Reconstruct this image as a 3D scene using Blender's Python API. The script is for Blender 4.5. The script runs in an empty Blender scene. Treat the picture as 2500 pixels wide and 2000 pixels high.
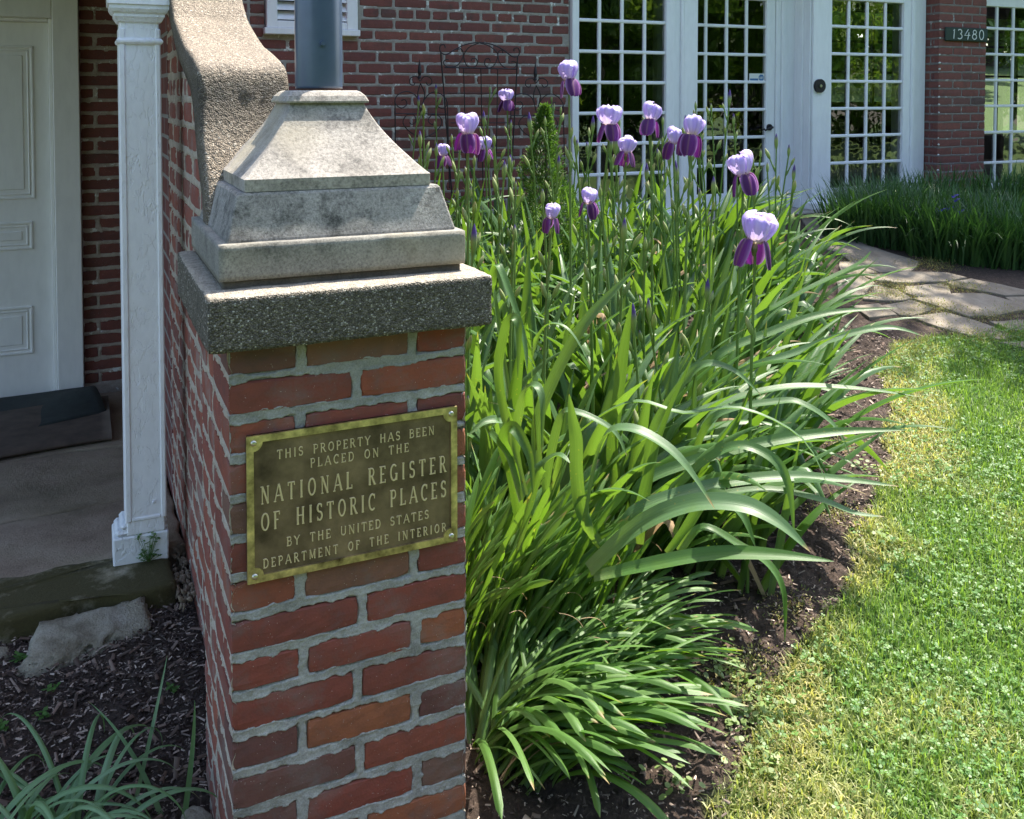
import bpy, math, random
import numpy as np
from mathutils import Vector, Matrix

random.seed(7); RNG = np.random.default_rng(7)
SC = bpy.context.scene; COL = SC.collection
PI = math.pi
def R(d): return math.radians(d)

# ------------------------------------------------------------------ camera
FPX, PX0, PY0 = 2300.0, 1250.0, 315.0
TILT = R(2.0); YAW = math.atan(1055 / 2300.0); EYE = 1.55
cam_d = bpy.data.cameras.new("camera"); cam = bpy.data.objects.new("camera", cam_d); COL.objects.link(cam)
cam_d.sensor_width = 36; cam_d.lens = FPX / 2500 * 36; cam_d.shift_y = -(1000 - PY0) / 2500
cam_d.clip_start = 0.05; cam_d.clip_end = 400
cam.location = (0, 0, EYE); cam.rotation_euler = (PI / 2 - TILT, 0, -YAW)
SC.camera = cam
# ------------------------------------------------------------------ sky, sun, exposure
SUN_EL, SUN_AZ = R(61), R(24)            # azimuth measured from +X towards +Y (behind the house)
w = bpy.data.worlds.new("World"); SC.world = w; w.use_nodes = True
nt = w.node_tree; nt.nodes.clear()
sky = nt.nodes.new('ShaderNodeTexSky'); sky.sky_type = 'NISHITA'; sky.sun_disc = False
sky.sun_elevation = SUN_EL; sky.sun_rotation = PI / 2 - SUN_AZ; sky.ozone_density = 1.0; sky.air_density = 1.0; sky.dust_density = 2.0
bg = nt.nodes.new('ShaderNodeBackground'); bg.inputs[1].default_value = 0.15
wo = nt.nodes.new('ShaderNodeOutputWorld'); nt.links.new(sky.outputs[0], bg.inputs[0]); nt.links.new(bg.outputs[0], wo.inputs[0])
sd = bpy.data.lights.new("sun", 'SUN'); sd.energy = 4.3; sd.angle = R(0.53); sd.color = (1.0, 0.93, 0.82)
sun = bpy.data.objects.new("sun", sd); COL.objects.link(sun)
SDIR = Vector((math.cos(SUN_EL) * math.cos(SUN_AZ), math.cos(SUN_EL) * math.sin(SUN_AZ), math.sin(SUN_EL)))
sun.rotation_euler = SDIR.to_track_quat('Z', 'Y').to_euler(); sun.location = SDIR * 30
SC.view_settings.view_transform = 'Standard'; SC.view_settings.look = 'None'
SC.view_settings.exposure = 1.6; SC.view_settings.gamma = 1.0; SC.view_settings.use_curve_mapping = False

# ------------------------------------------------------------------ geometry of the view (to survey points off the photo)
_F0 = Vector((math.sin(YAW), math.cos(YAW), 0)); _R = Vector((math.cos(YAW), -math.sin(YAW), 0)); _U0 = Vector((0, 0, 1))
_F = _F0 * math.cos(TILT) - _U0 * math.sin(TILT); _U = _U0 * math.cos(TILT) + _F0 * math.sin(TILT); _C = Vector((0, 0, EYE))
def ray(x, y): return _F + _R * ((x - PX0) / FPX) - _U * ((y - PY0) / FPX)
def onY(x, y, Y): d = ray(x, y); return _C + d * (Y / d.y)
def onX(x, y, X): d = ray(x, y); return _C + d * (X / d.x)
def onZ(x, y, Z): d = ray(x, y); return _C + d * ((Z - EYE) / d.z)
def atd(x, y, s): return _C + ray(x, y) * s

# ------------------------------------------------------------------ terrain
GRY = [-60, -5, 0, 1.2, 1.7, 2.6, 3.6, 4.5, 5.85, 9, 12, 16, 30, 60]
GRZ = [-1.0, -.10, 0.0, .05, .09, .24, .43, .57, .66, .66, .75, 1.3, 3.2, 5.0]
GLY = [-60, -5, 0, 1.2, 1.85, 2.0, 2.4, 2.7, 5, 5.2, 9, 12, 16, 30, 60]
GLZ = [-1.0, -.10, -.07, -.05, -.02, .03, .14, .165, .0, .0, .5, .75, 1.3, 3.2, 5.0]
def gz(X, Y):
    X = np.asarray(X, float); Y = np.asarray(Y, float)
    r = np.interp(Y, GRY, GRZ); l = np.interp(Y, GLY, GLZ)
    t = np.clip((X - 0.27) / 0.13, 0, 1)
    return l + (r - l) * t
def G(x, y): return float(gz(x, y))
# lawn edge, X for a given Y
LEY = [-5, 0, .8, 1.53, 1.65, 1.75, 1.83, 1.91, 2.0, 2.25, 2.56, 2.84, 3.16, 3.35]
LEX = [-2, .2, .75, 1.13, 1.28, 1.39, 1.54, 1.74, 1.92, 2.24, 2.68, 3.00, 3.25, 3.6]
def vnoise(x, y, seed=0):
    xi = np.floor(x).astype(int); yi = np.floor(y).astype(int); fx = x - xi; fy = y - yi
    fx = fx * fx * (3 - 2 * fx); fy = fy * fy * (3 - 2 * fy)
    def h(a, b):
        n = (a * 374761393 + b * 668265263 + seed * 1442695041) & 0xffffffff
        n = ((n ^ (n >> 13)) * 1274126177) & 0xffffffff
        return ((n ^ (n >> 16)) & 0xffff) / 65535.0
    return (h(xi, yi) * (1 - fx) + h(xi + 1, yi) * fx) * (1 - fy) + (h(xi, yi + 1) * (1 - fx) + h(xi + 1, yi + 1) * fx) * fy
def fbm(x, y, seed=0, o=4):
    s = 0; a = .5; 
    for i in range(o):
        s = s + a * vnoise(x * 2 ** i + 17 * i, y * 2 ** i - 9 * i, seed + i); a *= .5
    return s / (1 - .5 ** o)
def lawn_amt(X, Y):
    X = np.asarray(X, float); Y = np.asarray(Y, float)
    e = np.interp(Y, LEY, LEX) + (fbm(X * 6, Y * 6, 3) - .5) * .16
    a = (X - e) / .05
    a = np.where(Y > 3.3, np.where(Y > 6.2, 9, np.where(X > 7.5, 9, -9)), a)
    a = np.where((Y < 1.6) & (X < .9), np.where(Y < .3, 9, -9), a)
    return np.clip(a, 0, 1)

# ------------------------------------------------------------------ mesh helpers
def mesh_np(name, V, F, mat=None, smooth=False, tint=None, uv=None):
    V = np.asarray(V, np.float32); F = np.asarray(F, np.int32)
    me = bpy.data.meshes.new(name); n = F.shape[1]
    me.vertices.add(len(V)); me.vertices.foreach_set('co', V.ravel())
    me.loops.add(F.size); me.loops.foreach_set('vertex_index', F.ravel())
    me.polygons.add(len(F)); me.polygons.foreach_set('loop_start', np.arange(0, F.size, n, dtype=np.int32))
    me.polygons.foreach_set('loop_total', np.full(len(F), n, np.int32))
    if smooth: me.polygons.foreach_set('use_smooth', np.ones(len(F), bool))
    me.update(calc_edges=True)
    if tint is not None:
        a = me.color_attributes.new('tint', 'FLOAT_COLOR', 'POINT')
        t = np.ones((len(V), 4), np.float32); t[:, :3] = tint; a.data.foreach_set('color', t.ravel())
    if uv is not None:
        u = me.uv_layers.new(name='uv'); u.data.foreach_set('uv', np.asarray(uv, np.float32)[F.ravel()].ravel())
    if mat: me.materials.append(mat)
    me.validate(); return me
def mesh_py(name, V, F, mat=None, smooth=False):
    me = bpy.data.meshes.new(name); me.from_pydata([tuple(v) for v in V], [], F)
    if smooth: me.polygons.foreach_set('use_smooth', [True] * len(me.polygons))
    if mat: me.materials.append(mat)
    me.update(); return me
def wloc(p):
    v = Vector((0, 0, 0))
    while p is not None: v = v + p.location; p = p.parent
    return v
def put(name, me, parent=None, kind=None, loc=None):
    """link an object; mesh coordinates are world coordinates unless loc is given"""
    o = bpy.data.objects.new(name, me); COL.objects.link(o)
    if loc is not None: o.location = loc
    if parent is not None:
        o.parent = parent
        if loc is None: o.location = -wloc(parent)
    if kind: o['kind'] = kind
    return o
def thing(name, label, cat, loc=(0, 0, 0), group=None, rz=0):
    o = bpy.data.objects.new(name, None); COL.objects.link(o); o.location = loc; o.rotation_euler = (0, 0, rz)
    o.empty_display_size = .1
    o['label'] = label; o['category'] = cat
    if group: o['group'] = group
    return o
def tag(o, label, cat, group=None):
    o['label'] = label; o['category'] = cat
    if group: o['group'] = group
    return o
class MB:
    """collects shapes and makes one mesh"""
    def __init__(s): s.V = []; s.F = []
    def add(s, V, F):
        b = len(s.V); s.V += [tuple(v) for v in V]; s.F += [tuple(i + b for i in f) for f in F]
    def box(s, x0, x1, y0, y1, z0, z1, bev=0.0):
        if bev <= 0:
            V = [(x, y, z) for x in (x0, x1) for y in (y0, y1) for z in (z0, z1)]
            s.add(V, [(0, 1, 3, 2), (4, 6, 7, 5), (0, 4, 5, 1), (2, 3, 7, 6), (0, 2, 6, 4), (1, 5, 7, 3)]); return
        b = min(bev, (x1 - x0) * .49, (y1 - y0) * .49, (z1 - z0) * .49)
        V = []; idx = {}
        for i, x in enumerate((x0, x1)):
            for j, y in enumerate((y0, y1)):
                for k, z in enumerate((z0, z1)):
                    sx = b if i == 0 else -b; sy = b if j == 0 else -b; sz = b if k == 0 else -b
                    idx[i, j, k] = len(V)
                    V += [(x, y + sy, z + sz), (x + sx, y, z + sz), (x + sx, y + sy, z)]
        F = []
        q = lambda a, c: idx[a] + c
        for i in (0, 1):
            f = [q((i, 0, 0), 0), q((i, 1, 0), 0), q((i, 1, 1), 0), q((i, 0, 1), 0)]; F.append(f[::-1] if i == 0 else f)
        for j in (0, 1):
            f = [q((0, j, 0), 1), q((1, j, 0), 1), q((1, j, 1), 1), q((0, j, 1), 1)]; F.append(f if j == 0 else f[::-1])
        for k in (0, 1):
            f = [q((0, 0, k), 2), q((1, 0, k), 2), q((1, 1, k), 2), q((0, 1, k), 2)]; F.append(f[::-1] if k == 0 else f)
        for i in (0, 1):
            for j in (0, 1):
                f = [q((i, j, 0), 0), q((i, j, 0), 1), q((i, j, 1), 1), q((i, j, 1), 0)]; F.append(f if (i + j) % 2 == 0 else f[::-1])
        for i in (0, 1):
            for k in (0, 1):
                f = [q((i, 0, k), 0), q((i, 0, k), 2), q((i, 1, k), 2), q((i, 1, k), 0)]; F.append(f[::-1] if (i + k) % 2 == 0 else f)
        for j in (0, 1):
            for k in (0, 1):
                f = [q((0, j, k), 1), q((0, j, k), 2), q((1, j, k), 2), q((1, j, k), 1)]; F.append(f if (j + k) % 2 == 0 else f[::-1])
        for i in (0, 1):
            for j in (0, 1):
                for k in (0, 1):
                    f = [q((i, j, k), 0), q((i, j, k), 1), q((i, j, k), 2)]; F.append(f if (i + j + k) % 2 else f[::-1])
        s.add(V, F)
    def tube(s, pts, r, n=6, r1=None, cap=True):
        P = [Vector(p) for p in pts]; m = len(P); up = None; V = []
        for i, p in enumerate(P):
            t = (P[min(i + 1, m - 1)] - P[max(i - 1, 0)]).normalized()
            if up is None: up = t.orthogonal().normalized()
            a = (up - t * up.dot(t)); a = a.normalized() if a.length > 1e-6 else t.orthogonal().normalized(); up = a; b = t.cross(a)
            rr = r if r1 is None else r + (r1 - r) * i / (m - 1)
            if callable(r): rr = r(i / (m - 1))
            for k in range(n):
                an = 2 * PI * k / n; V.append(p + a * math.cos(an) * rr + b * math.sin(an) * rr)
        F = []
        for i in range(m - 1):
            for k in range(n):
                k2 = (k + 1) % n; F.append((i * n + k, i * n + k2, (i + 1) * n + k2, (i + 1) * n + k))
        if cap: F.append(tuple(range(n))[::-1]); F.append(tuple((m - 1) * n + k for k in range(n)))
        s.add(V, F)
    def lathe(s, c, prof, n=16, sq=None):
        c = Vector(c); V = []
        for r, z in prof:
            for k in range(n): an = 2 * PI * k / n; V.append(c + Vector((r * math.cos(an), r * math.sin(an), z)))
        F = []
        for i in range(len(prof) - 1):
            for k in range(n): k2 = (k + 1) % n; F.append((i * n + k, i * n + k2, (i + 1) * n + k2, (i + 1) * n + k))
        F.append(tuple(range(n))[::-1]); F.append(tuple((len(prof) - 1) * n + k for k in range(n)))
        s.add(V, F)
    def build(s, name, mat, parent=None, kind=None, smooth=False):
        return put(name, mesh_py(name, s.V, s.F, mat, smooth), parent, kind)

# ------------------------------------------------------------------ materials
def newmat(name):
    m = bpy.data.materials.new(name); m.use_nodes = True; t = m.node_tree
    return m, t, t.nodes['Principled BSDF'], t.nodes['Material Output']
def N(t, typ, **k):
    n = t.nodes.new(typ)
    for a, b in k.items():
        if a.startswith('i_'):
            key = a[2:]; n.inputs[int(key) if key.isdigit() else key].default_value = b
        else: setattr(n, a, b)
    return n
def ramp(t, fac, stops, mode='LINEAR'):
    r = t.nodes.new('ShaderNodeValToRGB'); cr = r.color_ramp; cr.interpolation = mode
    while len(cr.elements) < len(stops): cr.elements.new(.5)
    for e, (p, c) in zip(cr.elements, stops):
        e.position = p; e.color = (*c, 1) if len(c) == 3 else c
    t.links.new(fac, r.inputs[0]); return r.outputs[0]
def mix(t, fac, a, b, mode='MIX'):
    m = t.nodes.new('ShaderNodeMix'); m.data_type = 'RGBA'; m.blend_type = mode
    for s, v in ((0, fac), (6, a), (7, b)):
        if isinstance(v, (int, float)): m.inputs[s].default_value = v
        elif isinstance(v, tuple): m.inputs[s].default_value = (*v, 1)
        else: t.links.new(v, m.inputs[s])
    return m.outputs[2]
def coords(t, kind='Object', scale=None):
    c = t.nodes.new('ShaderNodeTexCoord'); o = c.outputs[kind]
    if kind == 'World': pass
    if scale:
        mp = t.nodes.new('ShaderNodeMapping'); mp.inputs['Scale'].default_value = scale; t.links.new(o, mp.inputs[0]); o = mp.outputs[0]
    return o
def geo(t): return t.nodes.new('ShaderNodeNewGeometry').outputs['Position']
def noise(t, co, sc, det=4, rough=.6, out=0):
    n = t.nodes.new('ShaderNodeTexNoise'); n.inputs['Scale'].default_value = sc; n.inputs['Detail'].default_value = det
    n.inputs['Roughness'].default_value = rough; t.links.new(co, n.inputs['Vector']); return n.outputs[out]
def voro(t, co, sc, feature='F1', out=0):
    n = t.nodes.new('ShaderNodeTexVoronoi'); n.feature = feature; n.inputs['Scale'].default_value = sc
    t.links.new(co, n.inputs['Vector']); return n.outputs[out]
def math_(t, op, a, b=None, clamp=False):
    n = t.nodes.new('ShaderNodeMath'); n.operation = op; n.use_clamp = clamp
    for i, v in enumerate((a, b)):
        if v is None: continue
        if isinstance(v, (int, float)): n.inputs[i].default_value = v
        else: t.links.new(v, n.inputs[i])
    return n.outputs[0]
def bump(t, p, h, strength=.5, dist=.002, prev=None):
    b = t.nodes.new('ShaderNodeBump'); b.inputs['Strength'].default_value = strength; b.inputs['Distance'].default_value = dist
    t.links.new(h, b.inputs['Height'])
    if prev is not None: t.links.new(prev, b.inputs['Normal'])
    t.links.new(b.outputs[0], p.inputs['Normal']); return b.outputs[0]
def simple(name, col, rough=.6, metal=0, nscale=None, namt=.15, bs=0, bscale=60, bd=.001, spec=None):
    m, t, p, o = newmat(name); p.inputs['Roughness'].default_value = rough; p.inputs['Metallic'].default_value = metal
    p.inputs['Base Color'].default_value = (*col, 1)
    if spec is not None: p.inputs['Specular IOR Level'].default_value = spec
    if nscale:
        n = noise(t, geo(t), nscale, 5)
        c = ramp(t, n, [(.25, tuple(x * (1 - namt) for x in col)), (.75, tuple(min(1, x * (1 + namt)) for x in col))])
        t.links.new(c, p.inputs['Base Color'])
    if bs: bump(t, p, noise(t, geo(t), bscale, 4), bs, bd)
    return m
def brick_mat(name, stops, speck=.5, bumpd=.0012, paint=0.0, grime=0.0):
    m, t, p, o = newmat(name); p.inputs['Roughness'].default_value = .82
    oi = t.nodes.new('ShaderNodeObjectInfo'); g = geo(t)
    base = ramp(t, oi.outputs['Random'], stops)
    n1 = noise(t, g, 28, 6, .72); base = mix(t, math_(t, 'MULTIPLY', n1, .8), base, ramp(t, n1, [(.35, (.16, .055, .035)), (.7, (.06, .035, .03))]))
    # purple-grey burnt patches, pale dust specks and dark pits
    n2 = noise(t, g, 9, 3); base = mix(t, ramp(t, n2, [(.58, (0, 0, 0)), (.72, (.55, .55, .55))]), base, (.075, .05, .042))
    v = voro(t, g, 210); sp = ramp(t, v, [(.10, (1, 1, 1)), (.17, (0, 0, 0))])
    n3 = noise(t, g, 70, 2); base = mix(t, mix(t, ramp(t, n3, [(.55, (0, 0, 0)), (.60, (.8, .8, .8))]), (0, 0, 0), sp), base, (.62, .52, .46))
    v2 = voro(t, g, 190); base = mix(t, mix(t, ramp(t, noise(t, g, 43, 2), [(.5, (0, 0, 0)), (.6, (.8, .8, .8))]), (0, 0, 0), ramp(t, v2, [(.07, (1, 1, 1)), (.13, (0, 0, 0))])), base, (.02, .012, .01))
    if grime:
        ng = noise(t, coords(t, 'Object', (1, 1, .35)), 1.0, 3) if False else noise(t, g, 7, 5, .7)
        base = mix(t, ramp(t, ng, [(.5, (0, 0, 0)), (.66, (grime,) * 3)]), base, (.30, .27, .24))
    t.links.new(base, p.inputs['Base Color'])
    h = math_(t, 'ADD', math_(t, 'MULTIPLY', noise(t, g, 120, 5, .7), 1.0), math_(t, 'MULTIPLY', v, .4))
    bump(t, p, h, .6, bumpd); return m
def mortar_mat(name, c0, c1, paint=0.0, moss=0.0):
    m, t, p, o = newmat(name); p.inputs['Roughness'].default_value = .92; g = geo(t)
    n = noise(t, g, 22, 6, .7); c = ramp(t, n, [(.28, c0), (.72, c1)])
    n2 = noise(t, g, 350, 3); c = mix(t, .35, c, ramp(t, n2, [(.3, tuple(x * .5 for x in c0)), (.7, c1)]), 'MIX')
    if paint:
        c = mix(t, ramp(t, noise(t, g, 16, 4, .7), [(.60, (0, 0, 0)), (.63, (paint,) * 3)]), c, (.75, .77, .74))
    if moss: c = mix(t, ramp(t, noise(t, g, 5, 4), [(.5, (0, 0, 0)), (.7, (moss,) * 3)]), c, (.05, .06, .04))
    t.links.new(c, p.inputs['Base Color'])
    bump(t, p, math_(t, 'ADD', noise(t, g, 300, 4, .7), math_(t, 'MULTIPLY', noise(t, g, 60, 3), 1.2)), .8, .0018); return m
M = {}
M['brick_near'] = brick_mat('brick_near', [(0, (.30, .062, .036)), (.25, (.21, .048, .034)), (.45, (.34, .082, .038)), (.6, (.24, .052, .038)), (.75, (.40, .12, .042)), (.87, (.19, .105, .07)), (1, (.13, .040, .04))], grime=.22)
M['brick_wing'] = brick_mat('brick_wing', [(0, (.34, .085, .055)), (.4, (.27, .07, .05)), (.7, (.40, .11, .06)), (1, (.22, .07, .055))], grime=.6)
M['brick_house'] = brick_mat('brick_house', [(0, (.19, .062, .055)), (.3, (.23, .070, .058)), (.6, (.16, .054, .050)), (.93, (.26, .085, .065)), (1, (.085, .062, .065))])
M['brick_porch'] = brick_mat('brick_porch', [(0, (.17, .05, .04)), (.5, (.22, .065, .05)), (1, (.13, .045, .038))])
M['mortar'] = mortar_mat('mortar', (.20, .19, .17), (.52, .50, .455), moss=.3)
M['mortar_side'] = mortar_mat('mortar_side', (.30, .25, .20), (.60, .52, .42))
M['mortar_house'] = mortar_mat('mortar_house', (.24, .215, .19), (.46, .43, .38), paint=.8)
M['mortar_pier'] = mortar_mat('mortar_pier', (.15, .125, .115), (.27, .24, .22), paint=.35)
M['dark_mortar'] = mortar_mat('dark_mortar', (.05, .045, .035), (.16, .14, .11))
M['mortar_porch'] = mortar_mat('mortar_porch', (.26, .20, .16), (.52, .45, .38), paint=.7)
def bulk_brick():
    m, t, p, o = newmat('brick_bulk'); g = geo(t); sx = t.nodes.new('ShaderNodeSeparateXYZ'); t.links.new(g, sx.inputs[0])
    cx = t.nodes.new('ShaderNodeCombineXYZ'); t.links.new(math_(t, 'ADD', sx.outputs[0], sx.outputs[1]), cx.inputs[0]); t.links.new(sx.outputs[2], cx.inputs[1])
    b = t.nodes.new('ShaderNodeTexBrick'); t.links.new(cx.outputs[0], b.inputs[0])
    b.inputs['Color1'].default_value = (.18, .05, .04, 1); b.inputs['Color2'].default_value = (.13, .04, .035, 1); b.inputs['Mortar'].default_value = (.26, .24, .22, 1)
    b.inputs['Scale'].default_value = 1; b.inputs['Mortar Size'].default_value = .007; b.inputs['Brick Width'].default_value = .23; b.inputs['Row Height'].default_value = .0705
    t.links.new(b.outputs[0], p.inputs['Base Color']); p.inputs['Roughness'].default_value = .85
    bump(t, p, math_(t, 'SUBTRACT', 1.0, b.outputs[1]), .6, .006); return m
M['brick_bulk'] = bulk_brick()
def aggregate(name, stops, sc=230, bs=1.0, bd=.004, darken=None, sunlit_z=None):
    m, t, p, o = newmat(name); g = geo(t); p.inputs['Roughness'].default_value = .75
    vc = voro(t, g, sc, out=1); vd = voro(t, g, sc); sp = t.nodes.new('ShaderNodeSeparateColor'); t.links.new(vc, sp.inputs[0])
    c = ramp(t, sp.outputs[0], stops)
    edge = ramp(t, vd, [(.25, (1, 1, 1)), (.75, (.35, .33, .3))]); c = mix(t, .8, c, edge, 'MULTIPLY')
    vc2 = voro(t, g, sc * .33, out=1); vd2 = voro(t, g, sc * .33); s2 = t.nodes.new('ShaderNodeSeparateColor'); t.links.new(vc2, s2.inputs[0])
    c = mix(t, math_(t, 'MULTIPLY', math_(t, 'GREATER_THAN', s2.outputs[1], .80), math_(t, 'LESS_THAN', vd2, .27)), c, ramp(t, s2.outputs[0], [(0, (.2, .18, .15)), (1, (.62, .56, .48))]))
    n = noise(t, g, 6, 4); c = mix(t, ramp(t, n, [(.4, (0, 0, 0)), (.75, (.6, .6, .6))]), c, mix(t, .75, c, (.45, .45, .38), 'MULTIPLY'))
    if sunlit_z:      # sunlit top of the slab painted in as paler colour, ragged at its edge
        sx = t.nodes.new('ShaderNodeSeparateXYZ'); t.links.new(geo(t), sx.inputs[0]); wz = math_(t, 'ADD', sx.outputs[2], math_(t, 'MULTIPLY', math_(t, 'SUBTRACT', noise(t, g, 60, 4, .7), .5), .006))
        c = mix(t, math_(t, 'MULTIPLY', math_(t, 'GREATER_THAN', wz, sunlit_z), .75), c, ramp(t, noise(t, g, 90, 4), [(.3, (.26, .225, .175)), (.7, (.52, .46, .37))]))
    if darken:     # darker ragged band across the coping nose; dirt on its left side
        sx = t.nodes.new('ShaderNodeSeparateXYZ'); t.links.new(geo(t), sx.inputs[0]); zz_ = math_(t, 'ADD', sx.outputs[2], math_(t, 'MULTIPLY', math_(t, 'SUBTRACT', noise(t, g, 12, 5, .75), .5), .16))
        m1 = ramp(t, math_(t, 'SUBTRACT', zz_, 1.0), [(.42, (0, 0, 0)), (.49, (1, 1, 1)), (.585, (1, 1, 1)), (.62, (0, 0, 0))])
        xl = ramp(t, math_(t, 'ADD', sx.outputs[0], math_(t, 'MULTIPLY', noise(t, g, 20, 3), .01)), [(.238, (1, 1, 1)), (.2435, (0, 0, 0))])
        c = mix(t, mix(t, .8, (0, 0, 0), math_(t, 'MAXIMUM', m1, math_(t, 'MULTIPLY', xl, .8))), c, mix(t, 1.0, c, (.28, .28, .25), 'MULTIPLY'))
    t.links.new(c, p.inputs['Base Color'])
    h = math_(t, 'ADD', math_(t, 'MULTIPLY', vd, -1.0), math_(t, 'MULTIPLY', vd2, -1.2)); bump(t, p, h, bs, bd); return m
M['aggregate'] = aggregate('aggregate', [(0, (.075, .065, .046)), (.5, (.15, .132, .098)), (.8, (.20, .178, .138)), (.93, (.27, .24, .19)), (1, (.62, .58, .5))], sc=330, bd=.003, sunlit_z=1.2045)
M['aggregate_pale'] = aggregate('aggregate_pale', [(0, (.17, .135, .10)), (.5, (.29, .235, .17)), (.85, (.40, .33, .25)), (1, (.66, .58, .46))], sc=320, bd=.003, darken=True)
def limestone(name, c0, c1, dark, grain, blot, bd=.0012, seed=0, warm=0):
    m, t, p, o = newmat(name); p.inputs['Roughness'].default_value = .85; g = geo(t)
    mp = t.nodes.new('ShaderNodeMapping'); mp.inputs['Location'].default_value = (seed, seed * 2.3, 0); t.links.new(g, mp.inputs[0]); g = mp.outputs[0]
    c = ramp(t, noise(t, g, 9, 6, .65), [(.3, c0), (.7, c1)])
    c = mix(t, ramp(t, noise(t, g, 13, 6, .75), [(.52, (0, 0, 0)), (.66, (blot,) * 3)]), c, dark)
    n = noise(t, g, grain, 5, .8); c = mix(t, .85, c, ramp(t, n, [(.36, (.42, .41, .40)), (.52, (.95, .95, .95)), (.66, (1.25, 1.24, 1.22))]), 'MULTIPLY')
    if warm: c = mix(t, ramp(t, noise(t, g, 4, 2), [(.5, (0, 0, 0)), (.7, (warm,) * 3)]), c, (.42, .36, .24))
    t.links.new(c, p.inputs['Base Color']); bump(t, p, n, .9, bd); return m
M['stone_cap'] = limestone('stone_cap', (.25, .23, .20), (.42, .385, .34), (.11, .10, .09), 150, .8, .0016, 3, .6)
M['stone_tooled'] = limestone('stone_tooled', (.235, .222, .20), (.44, .42, .385), (.06, .06, .052), 190, .95, .0042, 9)
M['stone_plinth'] = limestone('stone_plinth', (.175, .166, .145), (.30, .288, .25), (.07, .07, .06), 200, .75, .0011, 5, .35)
def paint_white(name, col, bs, sc=35, stretch=(1, 1, .4), bd=.0015, flake=0):
    m, t, p, o = newmat(name); p.inputs['Roughness'].default_value = .5; p.inputs['Base Color'].default_value = (*col, 1)
    g = geo(t); mp = t.nodes.new('ShaderNodeMapping'); mp.inputs['Scale'].default_value = stretch; t.links.new(g, mp.inputs[0])
    n = noise(t, mp.outputs[0], sc, 5, .6); c = ramp(t, n, [(.3, tuple(x * .93 for x in col)), (.6, col)])
    if flake:
        f = noise(t, mp.outputs[0], 14, 5, .75); c = mix(t, ramp(t, f, [(.66, (0, 0, 0)), (.675, (flake,) * 3)]), c, (.30, .30, .28))
    t.links.new(c, p.inputs['Base Color'])
    if bs:
        # old paint that has lifted in patches: plateaus with thin torn edges
        w1 = noise(t, mp.outputs[0], sc * .55, 5, .62); w2 = noise(t, mp.outputs[0], sc * .22, 4, .7)
        e1 = ramp(t, w1, [(.535, (0, 0, 0)), (.55, (1, 1, 1))]); e2 = ramp(t, w2, [(.47, (0, 0, 0)), (.482, (1, 1, 1))])
        h = math_(t, 'ADD', math_(t, 'ADD', math_(t, 'MULTIPLY', e1, .7), math_(t, 'MULTIPLY', e2, .8)), math_(t, 'MULTIPLY', n, .5))
        bump(t, p, h, bs, bd)
    return m
M['post_paint'] = paint_white('post_paint', (.88, .88, .90), .7, 60, (1, 1, .45), .0016)
M['trim_paint'] = paint_white('trim_paint', (.86, .87, .88), .25, 30, (1, 1, .25), .0008)
M['door_paint'] = paint_white('door_paint', (.84, .82, .78), .15, 30, (1, 1, .3), .0006)
M['old_paint'] = paint_white('old_paint', (.78, .79, .80), .8, 40, (1, 1, .6), .0025, flake=.8)
M['brass_edge'] = simple('brass_edge', (.64, .45, .24), .5, 1.0, 38, .85, .35, 90)
M['bronze_field'] = simple('bronze_field', (.20, .145, .10), .5, .75, 13, .75, .7, 420, .0006)
M['brass_letter'] = simple('brass_letter', (.70, .57, .33), .4, .35)
M['screw'] = simple('screw', (.62, .60, .52), .35, 1.0)
M['pole'] = simple('pole', (.075, .105, .165), .30, .1, 9, .2, .12, 140, .0006)
M['rust'] = simple('rust', (.10, .045, .03), .8)
M['black_iron'] = simple('black_iron', (.018, .016, .018), .55, .2)
M['sign_green'] = simple('sign_green', (.012, .035, .028), .4)
M['sign_white'] = simple('sign_white', (.72, .74, .70), .5)
M['sticker_blue'] = simple('sticker_blue', (.06, .17, .36), .4)
M['dark'] = simple('dark', (.015, .015, .016), .9)
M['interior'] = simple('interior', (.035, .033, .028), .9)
M['roofing'] = simple('roofing', (.05, .05, .052), .9, 0, 30, .3)
M['mat_rubber'] = simple('mat_rubber', (.020, .027, .025), .92, 0, 25, .4, .7, 380, .002)
M['mat_back'] = simple('mat_back', (.085, .06, .045), .9, 0, 12, .45, .5, 120, .001)
def rock_mat(name, c0, c1, c2, moss=None, mossamt=0, sc=10, bd=.004, bs=.7, gr=180, m0=.42, m1=.6):
    m, t, p, o = newmat(name); p.inputs['Roughness'].default_value = .88; g = geo(t)
    c = ramp(t, noise(t, g, sc, 6, .65), [(.3, c0), (.5, c1), (.72, c2)])
    if moss: c = mix(t, ramp(t, noise(t, g, sc * .7, 5, .7), [(m0, (0, 0, 0)), (m1, (mossamt,) * 3)]), c, moss)
    c = mix(t, .4, c, ramp(t, noise(t, g, gr, 3), [(.3, (.5, .5, .5)), (.7, (1.25, 1.25, 1.25))]), 'MULTIPLY')
    t.links.new(c, p.inputs['Base Color'])
    bump(t, p, math_(t, 'ADD', noise(t, g, 45, 6, .7), math_(t, 'MULTIPLY', noise(t, g, gr, 3), .3)), bs, bd); return m
M['rock'] = rock_mat('rock', (.14, .11, .07), (.31, .275, .205), (.42, .38, .31), sc=12, bd=.009, bs=1.0)
M['kerb'] = rock_mat('kerb', (.16, .13, .08), (.30, .26, .17), (.48, .44, .34), (.060, .050, .014), 1.0, 9, .005, m0=.28, m1=.46)
M['porch_stone'] = rock_mat('porch_stone', (.16, .11, .075), (.29, .215, .155), (.38, .30, .225), (.22, .19, .11), .4, 4, .006, 1.0)
M['flagstone'] = rock_mat('flagstone', (.15, .12, .085), (.22, .185, .14), (.29, .255, .20), None, 0, 6, .004, .5)
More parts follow.
